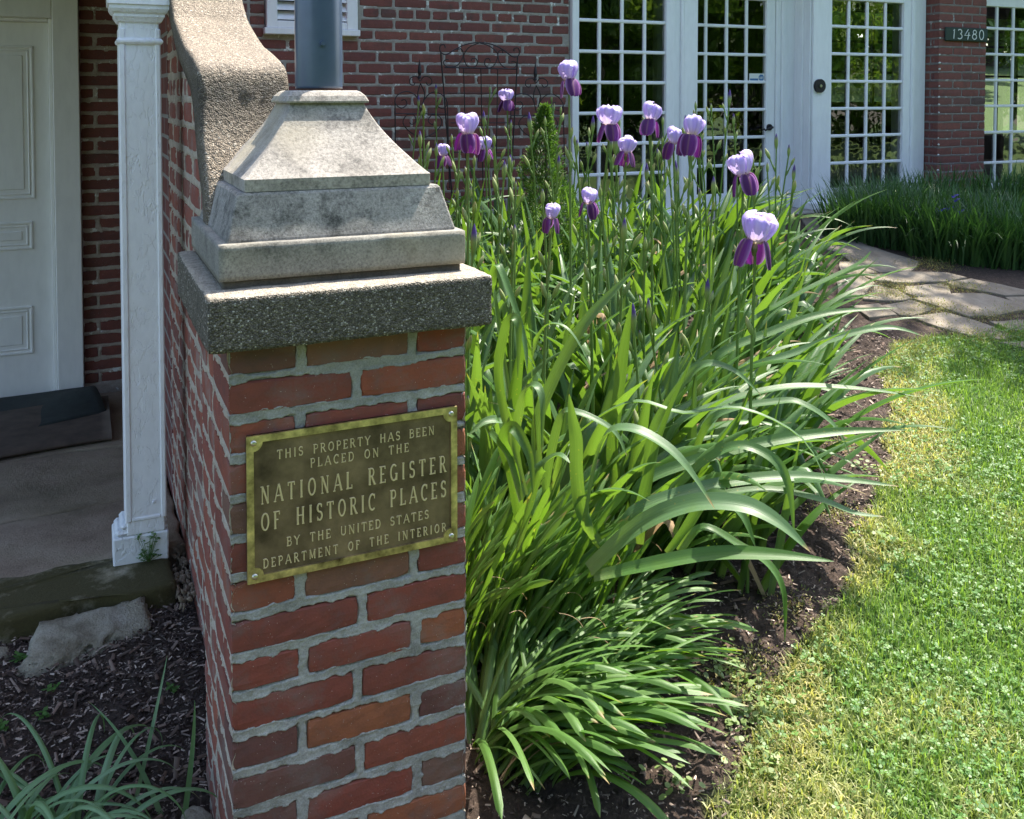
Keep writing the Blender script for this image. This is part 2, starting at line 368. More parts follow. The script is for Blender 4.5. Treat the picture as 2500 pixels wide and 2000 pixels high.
M['foundation'] = rock_mat('foundation', (.22, .2, .17), (.34, .31, .27), (.42, .4, .35), None, 0, 7, .006)
def ground_mat():
    m, t, p, o = newmat('ground'); p.inputs['Roughness'].default_value = .95; g = geo(t)
    at = t.nodes.new('ShaderNodeAttribute'); at.attribute_name = 'tint'; s = t.nodes.new('ShaderNodeSeparateColor'); t.links.new(at.outputs[0], s.inputs[0])
    n = noise(t, g, 60, 5, .75); soil = ramp(t, n, [(.3, (.020, .012, .008)), (.55, (.055, .035, .025)), (.75, (.15, .105, .075))])
    n2 = noise(t, g, 25, 5, .7); gr = ramp(t, n2, [(.3, (.03, .055, .010)), (.55, (.06, .11, .016)), (.75, (.11, .15, .03))])
    t.links.new(mix(t, s.outputs[0], soil, gr), p.inputs['Base Color']); bump(t, p, noise(t, g, 140, 5, .8), 1.0, .006); return m
M['ground'] = ground_mat()
def leaf_mat(name, base, trans, rough=.42, tfac=.38, rnd=.35, alt=None, stripes=True, attr=False, spots=False):
    m, t, p, o = newmat(name); p.inputs['Roughness'].default_value = rough
    c = None; tc = None
    if attr:
        at = t.nodes.new('ShaderNodeAttribute'); at.attribute_name = 'tint'; c = at.outputs[0]
        tc = mix(t, 1.0, c, trans, 'MULTIPLY')
    else:
        oi = t.nodes.new('ShaderNodeObjectInfo'); alt = alt or tuple(x * (1 - rnd) for x in base)
        c = ramp(t, oi.outputs['Random'], [(0, base), (.5, tuple((a + b) / 2 for a, b in zip(base, alt))), (1, alt)])
        uvn = t.nodes.new('ShaderNodeUVMap'); uvn.uv_map = 'uv'
        mp = t.nodes.new('ShaderNodeMapping'); mp.inputs['Scale'].default_value = (26, 1.2, 1); t.links.new(uvn.outputs[0], mp.inputs[0])
        n = noise(t, mp.outputs[0], 1.0, 3); c = mix(t, .8, c, ramp(t, n, [(.3, (.58, .64, .55)), (.7, (1.35, 1.28, 1.2))]), 'MULTIPLY')
        c = mix(t, ramp(t, noise(t, geo(t), 11, 3), [(.55, (0, 0, 0)), (.75, (.45, .45, .45))]), c, tuple(x * .7 + y for x, y in zip(base, (.05, .07, 0))))
        sx = t.nodes.new('ShaderNodeSeparateXYZ'); t.links.new(uvn.outputs[0], sx.inputs[0])
        base_y = ramp(t, sx.outputs[1], [(.0, (1, 1, 1)), (.16, (0, 0, 0))]); c = mix(t, mix(t, .6, (0, 0, 0), base_y), c, (.22, .26, .12))
        tipv = math_(t, 'ADD', sx.outputs[1], math_(t, 'MULTIPLY', math_(t, 'SUBTRACT', oi.outputs['Random'], 1.0), .09))
        c = mix(t, ramp(t, tipv, [(.93, (0, 0, 0)), (.965, (.9, .9, .9))]), c, (.34, .24, .11))
        tc0 = trans
        if spots:
            v = voro(t, geo(t), 75); sp = ramp(t, v, [(.12, (1, 1, 1)), (.2, (0, 0, 0))]); msk = mix(t, ramp(t, noise(t, geo(t), 5, 2), [(.5, (0, 0, 0)), (.6, (.7, .7, .7))]), (0, 0, 0), sp)
            c = mix(t, msk, c, (.30, .28, .06))
        tc = mix(t, .6, mix(t, 0.0, tc0, tc0), mix(t, 1.0, c, tuple(min(1, x * 6) for x in trans), 'MULTIPLY'))
        bump(t, p, n, .5, .0012)
    t.links.new(c, p.inputs['Base Color'])
    tr = t.nodes.new('ShaderNodeBsdfTranslucent'); t.links.new(tc, tr.inputs[0])
    ms = t.nodes.new('ShaderNodeMixShader'); ms.inputs[0].default_value = tfac
    t.links.new(p.outputs[0], ms.inputs[1]); t.links.new(tr.outputs[0], ms.inputs[2]); t.links.new(ms.outputs[0], o.inputs[0]); return m
M['iris_leaf'] = leaf_mat('iris_leaf', (.055, .14, .024), (.28, .50, .04), .40, .37, alt=(.10, .19, .085), spots=True)
M['daff_leaf'] = leaf_mat('daff_leaf', (.07, .17, .03), (.28, .50, .035), .42, .40, alt=(.13, .25, .07))
M['lily_leaf'] = leaf_mat('lily_leaf', (.15, .28, .12), (.25, .42, .08), .38, .30, alt=(.22, .36, .20))
M['dry_leaf'] = leaf_mat('dry_leaf', (.36, .25, .15), (.5, .35, .18), .8, .3, alt=(.28, .2, .13))
M['stem'] = leaf_mat('stem', (.15, .27, .06), (.3, .5, .08), .42, .2, alt=(.20, .31, .10))
M['tinted'] = leaf_mat('tinted', (1, 1, 1), (2.2, 2.2, 1.2), .5, .32, attr=True)
M['tinted_dark'] = leaf_mat('tinted_dark', (1, 1, 1), (2.2, 2.4, 1.0), .5, .25, attr=True)
M['petal'] = leaf_mat('petal', (1, 1, 1), (1.1, 1.05, 1.05), .6, .36, attr=True)
def chips_mat():
    m, t, p, o = newmat('chips'); p.inputs['Roughness'].default_value = .85; at = t.nodes.new('ShaderNodeAttribute'); at.attribute_name = 'tint'
    t.links.new(at.outputs[0], p.inputs['Base Color']); return m
M['chips'] = chips_mat()
M['bark'] = simple('bark', (.10, .08, .06), .95, 0, 12, .4, .8, 40, .01)
def glass_mat():
    m, t, p, o = newmat('pane_glass'); t.nodes.remove(p)
    tr = N(t, 'ShaderNodeBsdfTransparent', i_0=(.80, .84, .82, 1)); gl = N(t, 'ShaderNodeBsdfGlossy', i_1=.015); gl.inputs[0].default_value = (1, 1, 1, 1)
    fr = N(t, 'ShaderNodeFresnel', i_0=1.6); ms = t.nodes.new('ShaderNodeMixShader')
    b = N(t, 'ShaderNodeBump'); b.inputs['Strength'].default_value = .22; b.inputs['Distance'].default_value = .01
    t.links.new(noise(t, geo(t), 5, 2), b.inputs['Height']); t.links.new(b.outputs[0], gl.inputs['Normal'])
    t.links.new(math_(t, 'MULTIPLY', fr.outputs[0], 3.3, True), ms.inputs[0]); t.links.new(tr.outputs[0], ms.inputs[1]); t.links.new(gl.outputs[0], ms.inputs[2]); t.links.new(ms.outputs[0], o.inputs[0]); return m
M['glass'] = glass_mat()

# ------------------------------------------------------------------ ground sheet
xs = np.concatenate([-np.geomspace(60, .8, 26), np.arange(-.7, 3.9, .0105), np.geomspace(4.0, 60, 34)])
ys = np.concatenate([-np.geomspace(60, 1, 22), np.arange(-.8, .9, .12), np.arange(1.0, 3.7, .0105), np.geomspace(3.75, 60, 42)])
X, Y = np.meshgrid(xs, ys); Z = gz(X, Y); la = lawn_amt(X, Y)
near = (np.clip(1 - (np.hypot(X - 1.5, Y - 2.3) - 2.2) / .8, 0, 1))
rough = ((fbm(X * 14, Y * 14, 1, 3) - .5) * .035 + (fbm(X * 60, Y * 60, 5, 3) - .5) * .022) * near
Z = Z + rough * (1 - la * .6) - la * .012
under_porch = (X < .27) & (Y > 2.8) & (Y < 5.2); Z = np.where(under_porch, np.minimum(Z, 0.02) - .03, Z)
Z = np.where((Y > 5.9) & (Y < 9.9) & (X < 15), .30, Z)
nx, ny = len(xs), len(ys); I = np.arange(nx * ny).reshape(ny, nx)
Fq = np.stack([I[:-1, :-1], I[:-1, 1:], I[1:, 1:], I[1:, :-1]], -1).reshape(-1, 4)
put('ground', mesh_np('ground', np.stack([X, Y, Z], -1).reshape(-1, 3), Fq, M['ground'], True,
    tint=np.stack([la, la, la], -1).reshape(-1, 3)), kind='structure')

# ------------------------------------------------------------------ brickwork
def brick_mesh(L, H, D, seed, mat, nu=7, nv=3, rough=.0014):
    """front face at y=0 (x along, z up), body goes to +y"""
    r = random.Random(seed); b = .0035
    us = [-L / 2 + L * i / nu for i in range(nu + 1)]; vs = [-H / 2 + H * j / nv for j in range(nv + 1)]
    off = [r.uniform(-1, 1) * rough for _ in range(4 * (nu + nv))]; k = 0; V = []; F = []
    for j, v in enumerate(vs):
        for i, u in enumerate(us):
            e = (i in (0, nu)) or (j in (0, nv)); du = dv = 0
            if i == 0: du = b
            if i == nu: du = -b
            if j == 0: dv = b
            if j == nv: dv = -b
            corner = (i in (0, nu)) and (j in (0, nv))
            V.append((u + du * (1.5 if corner else .6) + r.uniform(-1, 1) * rough * (1 if e else .3), (.0022 if corner else .001 if e else 0) + r.uniform(-1, 1) * rough * .45, v + dv * (1.5 if corner else .6) + r.uniform(-1, 1) * rough * (1 if e else .3)))
    n = nu + 1
    for j in range(nv):
        for i in range(nu): F.append((j * n + i, j * n + i + 1, (j + 1) * n + i + 1, (j + 1) * n + i))
    ring = [i for i in range(n)] + [j * n + nu for j in range(1, nv + 1)] + [nv * n + i for i in range(nu - 1, -1, -1)] + [j * n for j in range(nv - 1, 0, -1)]
    base = len(V); m = len(ring)
    for q in ring:
        x, y, z = V[q]; ox = b * (1 if x > L / 2 - 3 * b else -1 if x < -L / 2 + 3 * b else 0); oz = b * (1 if z > H / 2 - 3 * b else -1 if z < -H / 2 + 3 * b else 0)
        V.append((max(-L / 2, min(L / 2, x + ox)), b * 1.4, max(-H / 2, min(H / 2, z + oz))))
    for q in range(m): V.append((V[base + q][0], D, V[base + q][2]))
    for q in range(m):
        q2 = (q + 1) % m; F.append((ring[q2], ring[q], base + q, base + q2)); F.append((base + q2, base + q, base + m + q, base + m + q2))
    F.append(tuple(base + m + q for q in range(m)))
    me = mesh_py('brick', V, F, mat, False); return me
_BM = {}
def bricks(parent, rects, origin, udir, ndir, mat, depth, nvar=6, det=(7, 3), rough=.0014, jit=.0008):
    """rects: (u0,u1,z0,z1[,depth]); udir along the face, ndir outward normal"""
    o0 = Vector(origin); ud = Vector(udir); nd = Vector(ndir); rot = Matrix((ud, -nd, Vector((0, 0, 1)))).transposed()
    if rot.determinant() < 0: rot = Matrix((-ud, -nd, Vector((0, 0, 1)))).transposed()
    eul = rot.to_euler(); pl = wloc(parent)
    for rc in rects:
        u0, u1, z0, z1 = rc[:4]; dep = rc[4] if len(rc) > 4 else depth
        L = round((u1 - u0) / .02) * .02; H = round((z1 - z0), 3); L = max(L, .02)
        key = (L, H, dep, mat.name, random.randrange(nvar), det)
        if key not in _BM: _BM[key] = brick_mesh(L, H, dep, hash(key) & 0xffff, mat, det[0] if L > .13 else max(2, det[0] // 2), det[1], rough)
        ob = bpy.data.objects.new('brick', _BM[key]); COL.objects.link(ob); ob.parent = parent
        c = o0 + ud * ((u0 + u1) / 2) + Vector((0, 0, (z0 + z1) / 2)) + nd * random.uniform(-jit, jit)
        ob.location = c - pl; ob.rotation_euler = eul; ob.scale = ((u1 - u0) / L, 1, 1)
def mortar_sheet(name, parent, rects, u0, u1, z0, z1, origin, udir, ndir, mat, res=.004, depth=.0016, ragged=.0045, lump=.0016, seed=1, clip=None):
    us = np.arange(u0, u1 + res * .5, res); zs = np.arange(z0, z1 + res * .5, res); U, Zg = np.meshgrid(us, zs)
    sdf = np.full(U.shape, 1.0)
    for rc in rects:
        a, b, c, d = rc[:4]
        i0 = max(0, int((a - u0 - .02) / res)); i1 = min(len(us), int((b - u0 + .02) / res) + 2); j0 = max(0, int((c - z0 - .02) / res)); j1 = min(len(zs), int((d - z0 + .02) / res) + 2)
        if i0 >= i1 or j0 >= j1: continue
        uu = U[j0:j1, i0:i1]; zz = Zg[j0:j1, i0:i1]
        dx = np.abs(uu - (a + b) / 2) - (b - a) / 2; dz = np.abs(zz - (c + d) / 2) - (d - c) / 2
        s = np.hypot(np.maximum(dx, 0), np.maximum(dz, 0)) + np.minimum(np.maximum(dx, dz), 0)
        sdf[j0:j1, i0:i1] = np.minimum(sdf[j0:j1, i0:i1], s)
    n1 = fbm(U * 55, Zg * 55, seed, 4) - .5; n2 = fbm(U * 150, Zg * 150, seed + 7, 3) - .5; n3 = fbm(U * 16, Zg * 22, seed + 3, 3) - .5
    s2 = sdf + (n1 * 1.7 + n3 * 2.2) * ragged + ragged * .25
    k = np.clip(s2 / .0035 + .5, 0, 1); k = k * k * (3 - 2 * k)
    ridge = np.exp(-((s2 - .0015) / .0028) ** 2) * np.clip(.35 + 2.6 * n1 + 1.2 * n3, 0, 1)
    h = -.009 * (1 - k) + k * (-depth + ridge * (depth * .8 + lump * .6) + n1 * .0022 + n2 * .0026)
    h = np.where(sdf < -.012, -.012, h)
    o0 = np.array(origin); ud = np.array(udir); nd = np.array(ndir)
    P = o0 + U[..., None] * ud + Zg[..., None] * np.array([0, 0, 1.]) + h[..., None] * nd
    nx, ny = len(us), len(zs); I = np.arange(nx * ny).reshape(ny, nx)
    Fq = np.stack([I[:-1, :-1], I[:-1, 1:], I[1:, 1:], I[1:, :-1]], -1).reshape(-1, 4)
    if np.dot(np.cross(ud, [0, 0, 1.]), nd) < 0: Fq = Fq[:, ::-1]
    if clip is not None:
        keep = clip(U[:-1, :-1] + res / 2, Zg[:-1, :-1] + res / 2).ravel(); Fq = Fq[keep]
    return put(name, mesh_np(name, P.reshape(-1, 3), Fq, mat, True), parent)

# ------------------------------------------------------------------ stone pillar with plaque, stepped stone cap and pole
PX, PY, PW, PD = .229, 1.688, .447, .412
pillar = thing('brick_pillar', 'red brick pillar in the foreground with stepped stone cap, carrying the bronze plaque', 'pillar', (PX + PW / 2, PY + PD / 2, 0))
pitch, bh = .0712, .0545
fr, sr = [], []; ztop = 1.1165
for k in range(17):
    z1 = ztop - .0 - k * pitch + random.uniform(-.0012, .0012); z0 = z1 - bh + random.uniform(-.002, .002)
    if k % 2 == 0:
        a = .118 + random.uniform(-.008, .006); b = PW * .79 + random.uniform(-.006, .006)
        fr += [(0, a, z0, z1, .10), (a + .018, b - .018, z0, z1, .09), (b, PW, z0, z1, .10)]
        sr += [(.106, .225, z0, z1, .10), (.238, PD, z0, z1, .10)]
    else:
        a = PW * .505 + random.uniform(-.006, .006)
        fr += [(0, a, z0, z1, .205), (a + .017, PW, z0, z1, .205)]
        sr += [(.213, .30, z0, z1, .10), (.312, PD, z0, z1, .10)]
def fix(rs, w): return [(max(a, 0), min(b, w), *rest) for a, b, *rest in rs]
# front bricks sit square to the corner; side bricks fill behind them
bricks(pillar, [(a, b, c, d, e) for a, b, c, d, e in fr], (PX, PY, 0), (1, 0, 0), (0, -1, 0), M['brick_near'], .1, 8, (9, 4), .0016)
bricks(pillar, [(a, b, c, d, e - .001) for a, b, c, d, e in sr], (PX, PY, 0), (0, 1, 0), (-1, 0, 0), M['brick_wing'], .1, 8, (8, 3), .0016)
mortar_sheet('mortar_front', pillar, [r[:4] for r in fr], .001, PW - .002, -.12, 1.12, (PX, PY, 0), (1, 0, 0), (0, -1, 0), M['mortar'], .0021, ragged=.0055, seed=3)
sfull = [(0, (.0998 if r[4] == .10 else .2048), r[2], r[3]) for r in fr if r[0] == 0] + [r[:4] for r in sr]
mortar_sheet('mortar_side', pillar, sfull, .001, PD - .002, -.12, 1.12, (PX, PY, 0), (0, 1, 0), (-1, 0, 0), M['mortar_side'], .0036, ragged=.004, seed=5)
bricks(pillar, [(a, b, c, d, .02) for a, b, c, d, e in sr], (PX + PW, PY, 0), (0, 1, 0), (1, 0, 0), M['brick_wing'], .02, 4, (4, 2), .0016)
mortar_sheet('mortar_side', pillar, sfull, .001, PD - .002, -.12, 1.12, (PX + PW, PY, 0), (0, 1, 0), (1, 0, 0), M['mortar_side'], .005, ragged=.004, seed=6)
m = MB(); m.box(PX + .012, PX + PW - .0135, PY + .012, PY + PD, -.2, 1.113); m.build('core', M['mortar'], pillar)

def rough_slab(name, x0, x1, y0, y1, z0, z1, mat, parent, res=.012, amp=.0025, bev=.006, seed=1, topfn=None):
    """box with bevelled, eroded edges: six displaced grids merged into one skin"""
    V = []; F = []; key = {}
    def vid(p):
        q = (round(p[0], 5), round(p[1], 5), round(p[2], 5))
        if q not in key: key[q] = len(V); V.append(list(q))
        return key[q]
    def lin(a, b): n = max(1, int(round((b - a) / res))); return [a + (b - a) * i / n for i in range(n + 1)]
    X_, Y_, Z_ = lin(x0, x1), lin(y0, y1), lin(z0, z1)
    def face(A, B, fn, flip):
        for i in range(len(A) - 1):
            for j in range(len(B) - 1):
                f = [vid(fn(A[i], B[j])), vid(fn(A[i + 1], B[j])), vid(fn(A[i + 1], B[j + 1])), vid(fn(A[i], B[j + 1]))]
                F.append(f[::-1] if flip else f)
    face(X_, Y_, lambda a, b: (a, b, z1), False); face(X_, Y_, lambda a, b: (a, b, z0), True)
    face(X_, Z_, lambda a, b: (a, y0, b), False); face(X_, Z_, lambda a, b: (a, y1, b), True)
    face(Y_, Z_, lambda a, b: (x0, a, b), True); face(Y_, Z_, lambda a, b: (x1, a, b), False)
    A = np.array(V); c = np.array([(x0 + x1) / 2, (y0 + y1) / 2, (z0 + z1) / 2]); hs = np.array([(x1 - x0) / 2, (y1 - y0) / 2, (z1 - z0) / 2])
    d = A - c; inner = np.clip(d, -(hs - bev), hs - bev); dv = d - inner; ln = np.linalg.norm(dv, axis=1, keepdims=True); ln[ln == 0] = 1
    nrm = dv / ln; A = c + inner + nrm * bev
    nz = fbm(A[:, 0] * 40 + A[:, 2] * 23, A[:, 1] * 40 + A[:, 2] * 31, seed, 4) - .5
    n2 = fbm(A[:, 0] * 9 + A[:, 2] * 7, A[:, 1] * 9 - A[:, 2] * 5, seed + 2, 2) - .5
    A = A + nrm * (nz * 2 * amp + n2 * amp)[:, None]
    if topfn is not None: A = topfn(A)
    return put(name, mesh_np(name, A, np.array(F), mat, True), parent)
def frustum(name, rings, mat, parent, res=8, amp=.001, seed=1, rnd=.004):
    """rings: (x0,x1,y0,y1,z); square stack with slightly rounded corners"""
    V = []; F = []; per = None
    for (x0, x1, y0, y1, z) in rings:
        pts = []; r = rnd
        cs = [(x0 + r, y0 + r, 180), (x1 - r, y0 + r, 270), (x1 - r, y1 - r, 0), (x0 + r, y1 - r, 90)]
        for q in range(4):
            cx, cy, a0 = cs[q]
            for s_ in (0, 45, 90): a = R(a0 + s_); pts.append((cx + r * math.cos(a), cy + r * math.sin(a)))
            nx_, ny_, na = cs[(q + 1) % 4]; p0 = pts[-1]; p1 = (nx_ + r * math.cos(R(na)), ny_ + r * math.sin(R(na)))
            for k in range(1, res): pts.append((p0[0] + (p1[0] - p0[0]) * k / res, p0[1] + (p1[1] - p0[1]) * k / res))
        per = len(pts); V += [(p[0], p[1], z) for p in pts]
    for i in range(len(rings) - 1):
        for k in range(per): k2 = (k + 1) % per; F.append((i * per + k, i * per + k2, (i + 1) * per + k2, (i + 1) * per + k))
    A = np.array(V); n = (fbm(A[:, 0] * 50 + A[:, 2] * 40, A[:, 1] * 50 - A[:, 2] * 30, seed, 3) - .5) * 2 * amp
    cx = np.mean(A[:, :2], axis=0); d = A[:, :2] - cx; A[:, :2] += d / np.linalg.norm(d, axis=1, keepdims=True) * n[:, None]
    m_ = MB(); m_.V = [tuple(v) for v in A]; m_.F = F + [tuple(range(per))[::-1], tuple((len(rings) - 1) * per + k for k in range(per))]
    return m_.build(name, mat, parent, smooth=False)
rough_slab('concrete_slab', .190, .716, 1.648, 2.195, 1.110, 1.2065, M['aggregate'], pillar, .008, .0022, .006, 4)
m = MB(); m.box(.226, .680, 1.727, 2.168, 1.203, 1.2205, .003); m.build('mortar_bed', M['dark_mortar'], pillar)
rough_slab('plinth_stone', .219, .688, 1.719, 2.175, 1.2195, 1.2855, M['stone_plinth'], pillar, .012, .0006, .0025, 8)
frustum('sloped_stone', [(.236, .674, 1.740, 2.155, 1.2835), (.236, .674, 1.740, 2.155, 1.290), (.257, .652, 1.762, 2.133, 1.368), (.261, .648, 1.766, 2.129, 1.373)], M['stone_tooled'], pillar, 16, .0008, 3)
cxp, cyp = .4515, 1.945
prof = [(.180, 1.374), (.180, 1.3965), (.172, 1.4035), (.158, 1.418), (.145, 1.4325), (.132, 1.447), (.120, 1.4615), (.109, 1.476), (.0985, 1.491), (.089, 1.507), (.080, 1.5235), (.0745, 1.536)]
frustum('flared_stone', [(cxp - h, cxp + h, cyp - h, cyp + h, z) for h, z in prof], M['stone_cap'], pillar, 12, .0006, 6, .003)
frustum('top_stone', [(cxp - h, cxp + h, cyp - h, cyp + h, z) for h, z in [(.070, 1.535), (.083, 1.5365), (.084, 1.540), (.079, 1.550), (.071, 1.558), (.064, 1.5615)]], M['stone_cap'], pillar, 10, .0006, 12, .004)
# pole
pole = thing('metal_pole', 'round blue-grey painted metal pole rising from the top of the stone pillar cap', 'pole', (cxp, cyp, 1.5615))
m = MB(); m.lathe((cxp, cyp, 0), [(.048, 1.5655), (.0485, 1.57), (.0485, 3.4)], 48); m.build('shaft', M['pole'], pole, smooth=False)
for p_ in pole.children[0].data.polygons: p_.use_smooth = len(p_.vertices) == 4
m = MB(); m.lathe((cxp, cyp, 0), [(.044, 1.5615), (.046, 1.566)], 32); m.build('rusty_collar', M['rust'], pole)
bp = onY(787, 107, cyp - .047); m = MB()
m.tube([(bp.x, bp.y + .006, bp.z), (bp.x, bp.y - .004, bp.z)], .0075, 6); m.tube([(bp.x, bp.y - .004, bp.z), (bp.x - .001, bp.y - .010, bp.z)], .004, 8); m.build('bolt', M['pole'], pole)
# lamp arm and lantern end far above the frame are not seen

# ------------------------------------------------------------------ plaque
def arc(cx, cy, rx, ry, a0, a1, n=10): return [(cx + rx * math.cos(R(a0 + (a1 - a0) * i / n)), cy + ry * math.sin(R(a0 + (a1 - a0) * i / n))) for i in range(n + 1)]
T_, t_ = 1.0, .55       # thick and thin strokes
GL = {
 'A': (.82, [([(.04, 0), (.40, 1)], t_), ([(.42, 1), (.78, 0)], T_), ([(.18, .34), (.64, .34)], t_)], [(.04, 0), (.78, 0)]),
 'B': (.66, [([(.14, 0), (.14, 1)], T_), ([(.14, .97)] + arc(.34, .755, .22, .215, 90, -90) + [(.14, .54)], t_ + .15), ([(.14, .54)] + arc(.36, .285, .25, .255, 90, -90) + [(.14, .03)], t_ + .15)], [(.08, 0), (.08, 1)]),
 'C': (.74, [(arc(.42, .5, .33, .47, 50, 310, 16), T_ - .1), ([(.65, .98), (.65, .72)], t_)], []),
 'D': (.78, [([(.14, 0), (.14, 1)], T_), ([(.14, .97)] + arc(.34, .5, .34, .47, 90, -90, 14) + [(.14, .03)], T_ - .15)], [(.08, 0), (.08, 1)]),
 'E': (.62, [([(.14, 0), (.14, 1)], T_), ([(.14, .97), (.54, .97)], t_), ([(.14, .52), (.46, .52)], t_), ([(.14, .03), (.56, .03)], t_), ([(.55, 1), (.55, .82)], t_), ([(.57, 0), (.57, .2)], t_)], [(.08, 0), (.08, 1)]),
 'F': (.60, [([(.14, 0), (.14, 1)], T_), ([(.14, .97), (.54, .97)], t_), ([(.14, .52), (.44, .52)], t_), ([(.55, 1), (.55, .8)], t_)], [(.14, 0), (.08, 1)]),
 'G': (.80, [(arc(.42, .5, .33, .47, 50, 330, 16), T_ - .1), ([(.70, .42), (.70, .04)], T_), ([(.54, .42), (.80, .42)], t_)], []),
 'H': (.84, [([(.16, 0), (.16, 1)], T_), ([(.68, 0), (.68, 1)], T_), ([(.16, .52), (.68, .52)], t_)], [(.16, 0), (.16, 1), (.68, 0), (.68, 1)]),
 'I': (.34, [([(.17, 0), (.17, 1)], T_)], [(.17, 0), (.17, 1)]),
 'L': (.62, [([(.14, 0), (.14, 1)], T_), ([(.14, .03), (.56, .03)], t_), ([(.57, 0), (.57, .22)], t_)], [(.14, 1), (.08, 0)]),
 'M': (.96, [([(.14, 0), (.16, 1)], t_), ([(.16, 1), (.48, .08)], T_), ([(.48, .08), (.80, 1)], t_), ([(.80, 1), (.82, 0)], T_)], [(.14, 0), (.13, 1), (.82, 0), (.83, 1)]),
 'N': (.86, [([(.15, 0), (.15, 1)], t_), ([(.15, 1), (.70, 0)], T_), ([(.70, 0), (.70, 1)], t_)], [(.15, 0), (.10, 1), (.70, 1)]),
 'O': (.82, [(arc(.41, .5, .32, .47, 90, 450, 22), T_ - .15)], []),
 'P': (.64, [([(.14, 0), (.14, 1)], T_), ([(.14, .97)] + arc(.34, .73, .23, .24, 90, -90) + [(.14, .49)], t_ + .15)], [(.14, 0), (.08, 1)]),
 'R': (.74, [([(.14, 0), (.14, 1)], T_), ([(.14, .97)] + arc(.34, .74, .22, .23, 90, -90) + [(.14, .51)], t_ + .15), ([(.34, .51), (.66, 0)], T_)], [(.14, 0), (.08, 1), (.68, 0)]),
 'S': (.62, [(arc(.32, .74, .21, .23, 35, 270, 10) + arc(.32, .27, .23, .24, 90, -145, 10)[1:], T_ - .1), ([(.50, .97), (.50, .78)], t_), ([(.11, .03), (.11, .24)], t_)], []),
 'T': (.72, [([(.36, 0), (.36, 1)], T_), ([(.06, .97), (.66, .97)], t_), ([(.06, 1), (.06, .8)], t_), ([(.66, 1), (.66, .8)], t_)], [(.36, 0)]),
 'U': (.82, [([(.15, 1), (.15, .32)] + arc(.41, .32, .26, .29, 180, 360, 12)[1:] + [(.67, 1)], T_ - .15)], [(.15, 1), (.67, 1)]),
 'Y': (.76, [([(.05, 1), (.38, .5)], T_), ([(.71, 1), (.38, .5)], t_), ([(.38, .5), (.38, 0)], T_)], [(.05, 1), (.71, 1), (.38, 0)]),
 '1': (.34, [([(.08, .84), (.20, 1.0), (.14, 0.0)], T_)], []),
 '3': (.56, [(arc(.27, .76, .2, .23, 150, -80, 9) + arc(.25, .27, .25, .27, 80, -140, 10), T_)], []),
 '4': (.66, [([(.42, 1.02), (.04, .36), (.62, .42)], T_ * .9), ([(.50, .72), (.38, -.05)], T_)], []),
 '8': (.56, [(arc(.29, .76, .17, .21, -90, 270, 14), T_ * .85), (arc(.27, .27, .22, .27, 90, 450, 14), T_)], []),
 '0': (.60, [(arc(.30, .5, .22, .5, 90, 450, 18), T_)], []),
}
def glyph_mesh(ch, w, h, stroke, relief, mat, serif=True, name='letter'):
    """letter in x,z with relief towards -y; strokes have a sloping shoulder like cast letters"""
    wd, strokes, serifs = GL[ch]; m_ = MB(); lvl = 0
    S = list(strokes) + ([([(x - .11 / (w / h) * .6, y + (.022 if y < .5 else -.022)), (x + .11 / (w / h) * .6, y + (.022 if y < .5 else -.022))], t_ * .8) for x, y in serifs] if serif else [])
    for pts, th in S:
        hw = stroke * th * h / 2; rl = relief * (1 + .04 * lvl); lvl += 1
        P = [Vector((x * w, y * h)) for x, y in pts]; n = len(P); A = []
        closed = (P[0] - P[-1]).length < 1e-6
        for i, p in enumerate(P):
            a = P[i - 1] if i else (P[-2] if closed else p); b = P[i + 1] if i < n - 1 else (P[1] if closed else p)
            t = (b - a).normalized(); nn = Vector((-t.y, t.x)); ex = Vector((0, 0))
            A.append((p, nn))
        V = []; F = []
        for p, nn in A:
            for k, (o_, y_) in enumerate(((-1, 0), (-.55, -rl), (.55, -rl), (1, 0))):
                q = p + nn * hw * o_; V.append((q.x, y_, q.y))
        for i in range(n - 1):
            for k in range(3): F.append((i * 4 + k, (i + 1) * 4 + k, (i + 1) * 4 + k + 1, i * 4 + k + 1))
        F.append((0, 1, 2, 3)); F.append(tuple((n - 1) * 4 + k for k in (3, 2, 1, 0))); m_.add(V, F)
    return mesh_py(name, m_.V, m_.F, mat)
plq = thing('plaque', 'bronze plaque with raised gold lettering and a brass border, screwed to the brick pillar', 'plaque', (.4545, 1.684, .8205))
px0, px1, pz0, pz1 = .2565, .6525, .689, .9525; yb = PY - .0035
W_, H_ = px1 - px0, pz1 - pz0
m = MB(); m.box(px0, px1, yb - .0045, yb + .001, pz0, pz1, .0008); m.build('backing_plate', M['bronze_field'], plq)
# raised border ring with notched inner corners
ib = .0125; cr = .020
def inner_ring():
    pts = []
    for (cx_, cz_, a0) in ((px0 + ib, pz0 + ib, 0), (px1 - ib, pz0 + ib, 1), (px1 - ib, pz1 - ib, 2), (px0 + ib, pz1 - ib, 3)):
        # concave quarter bite into the corner
        sx = 1 if a0 in (0, 3) else -1; sz = 1 if a0 in (0, 1) else -1
        seq = [(cr * math.cos(a) , cr * math.sin(a)) for a in [R(90 - 90 * i / 6) for i in range(7)]]
        q = [(cx_ + sx * u, cz_ + sz * v) for u, v in seq]
        q = [(cx_ + sx * (u * .78), cz_ + sz * (v * .78)) for u, v in seq]
        if a0 in (1, 3): q = q[::-1]
        pts += q
    return pts
inn = inner_ring()
out = []
for (x, z) in inn:
    # nearest outer boundary points in the same order
    out.append((x, z))
corners = [(px0, pz0), (px1, pz0), (px1, pz1), (px0, pz1)]
V = []; F = []; n7 = 7; L1 = -.0045; L2 = -.0085
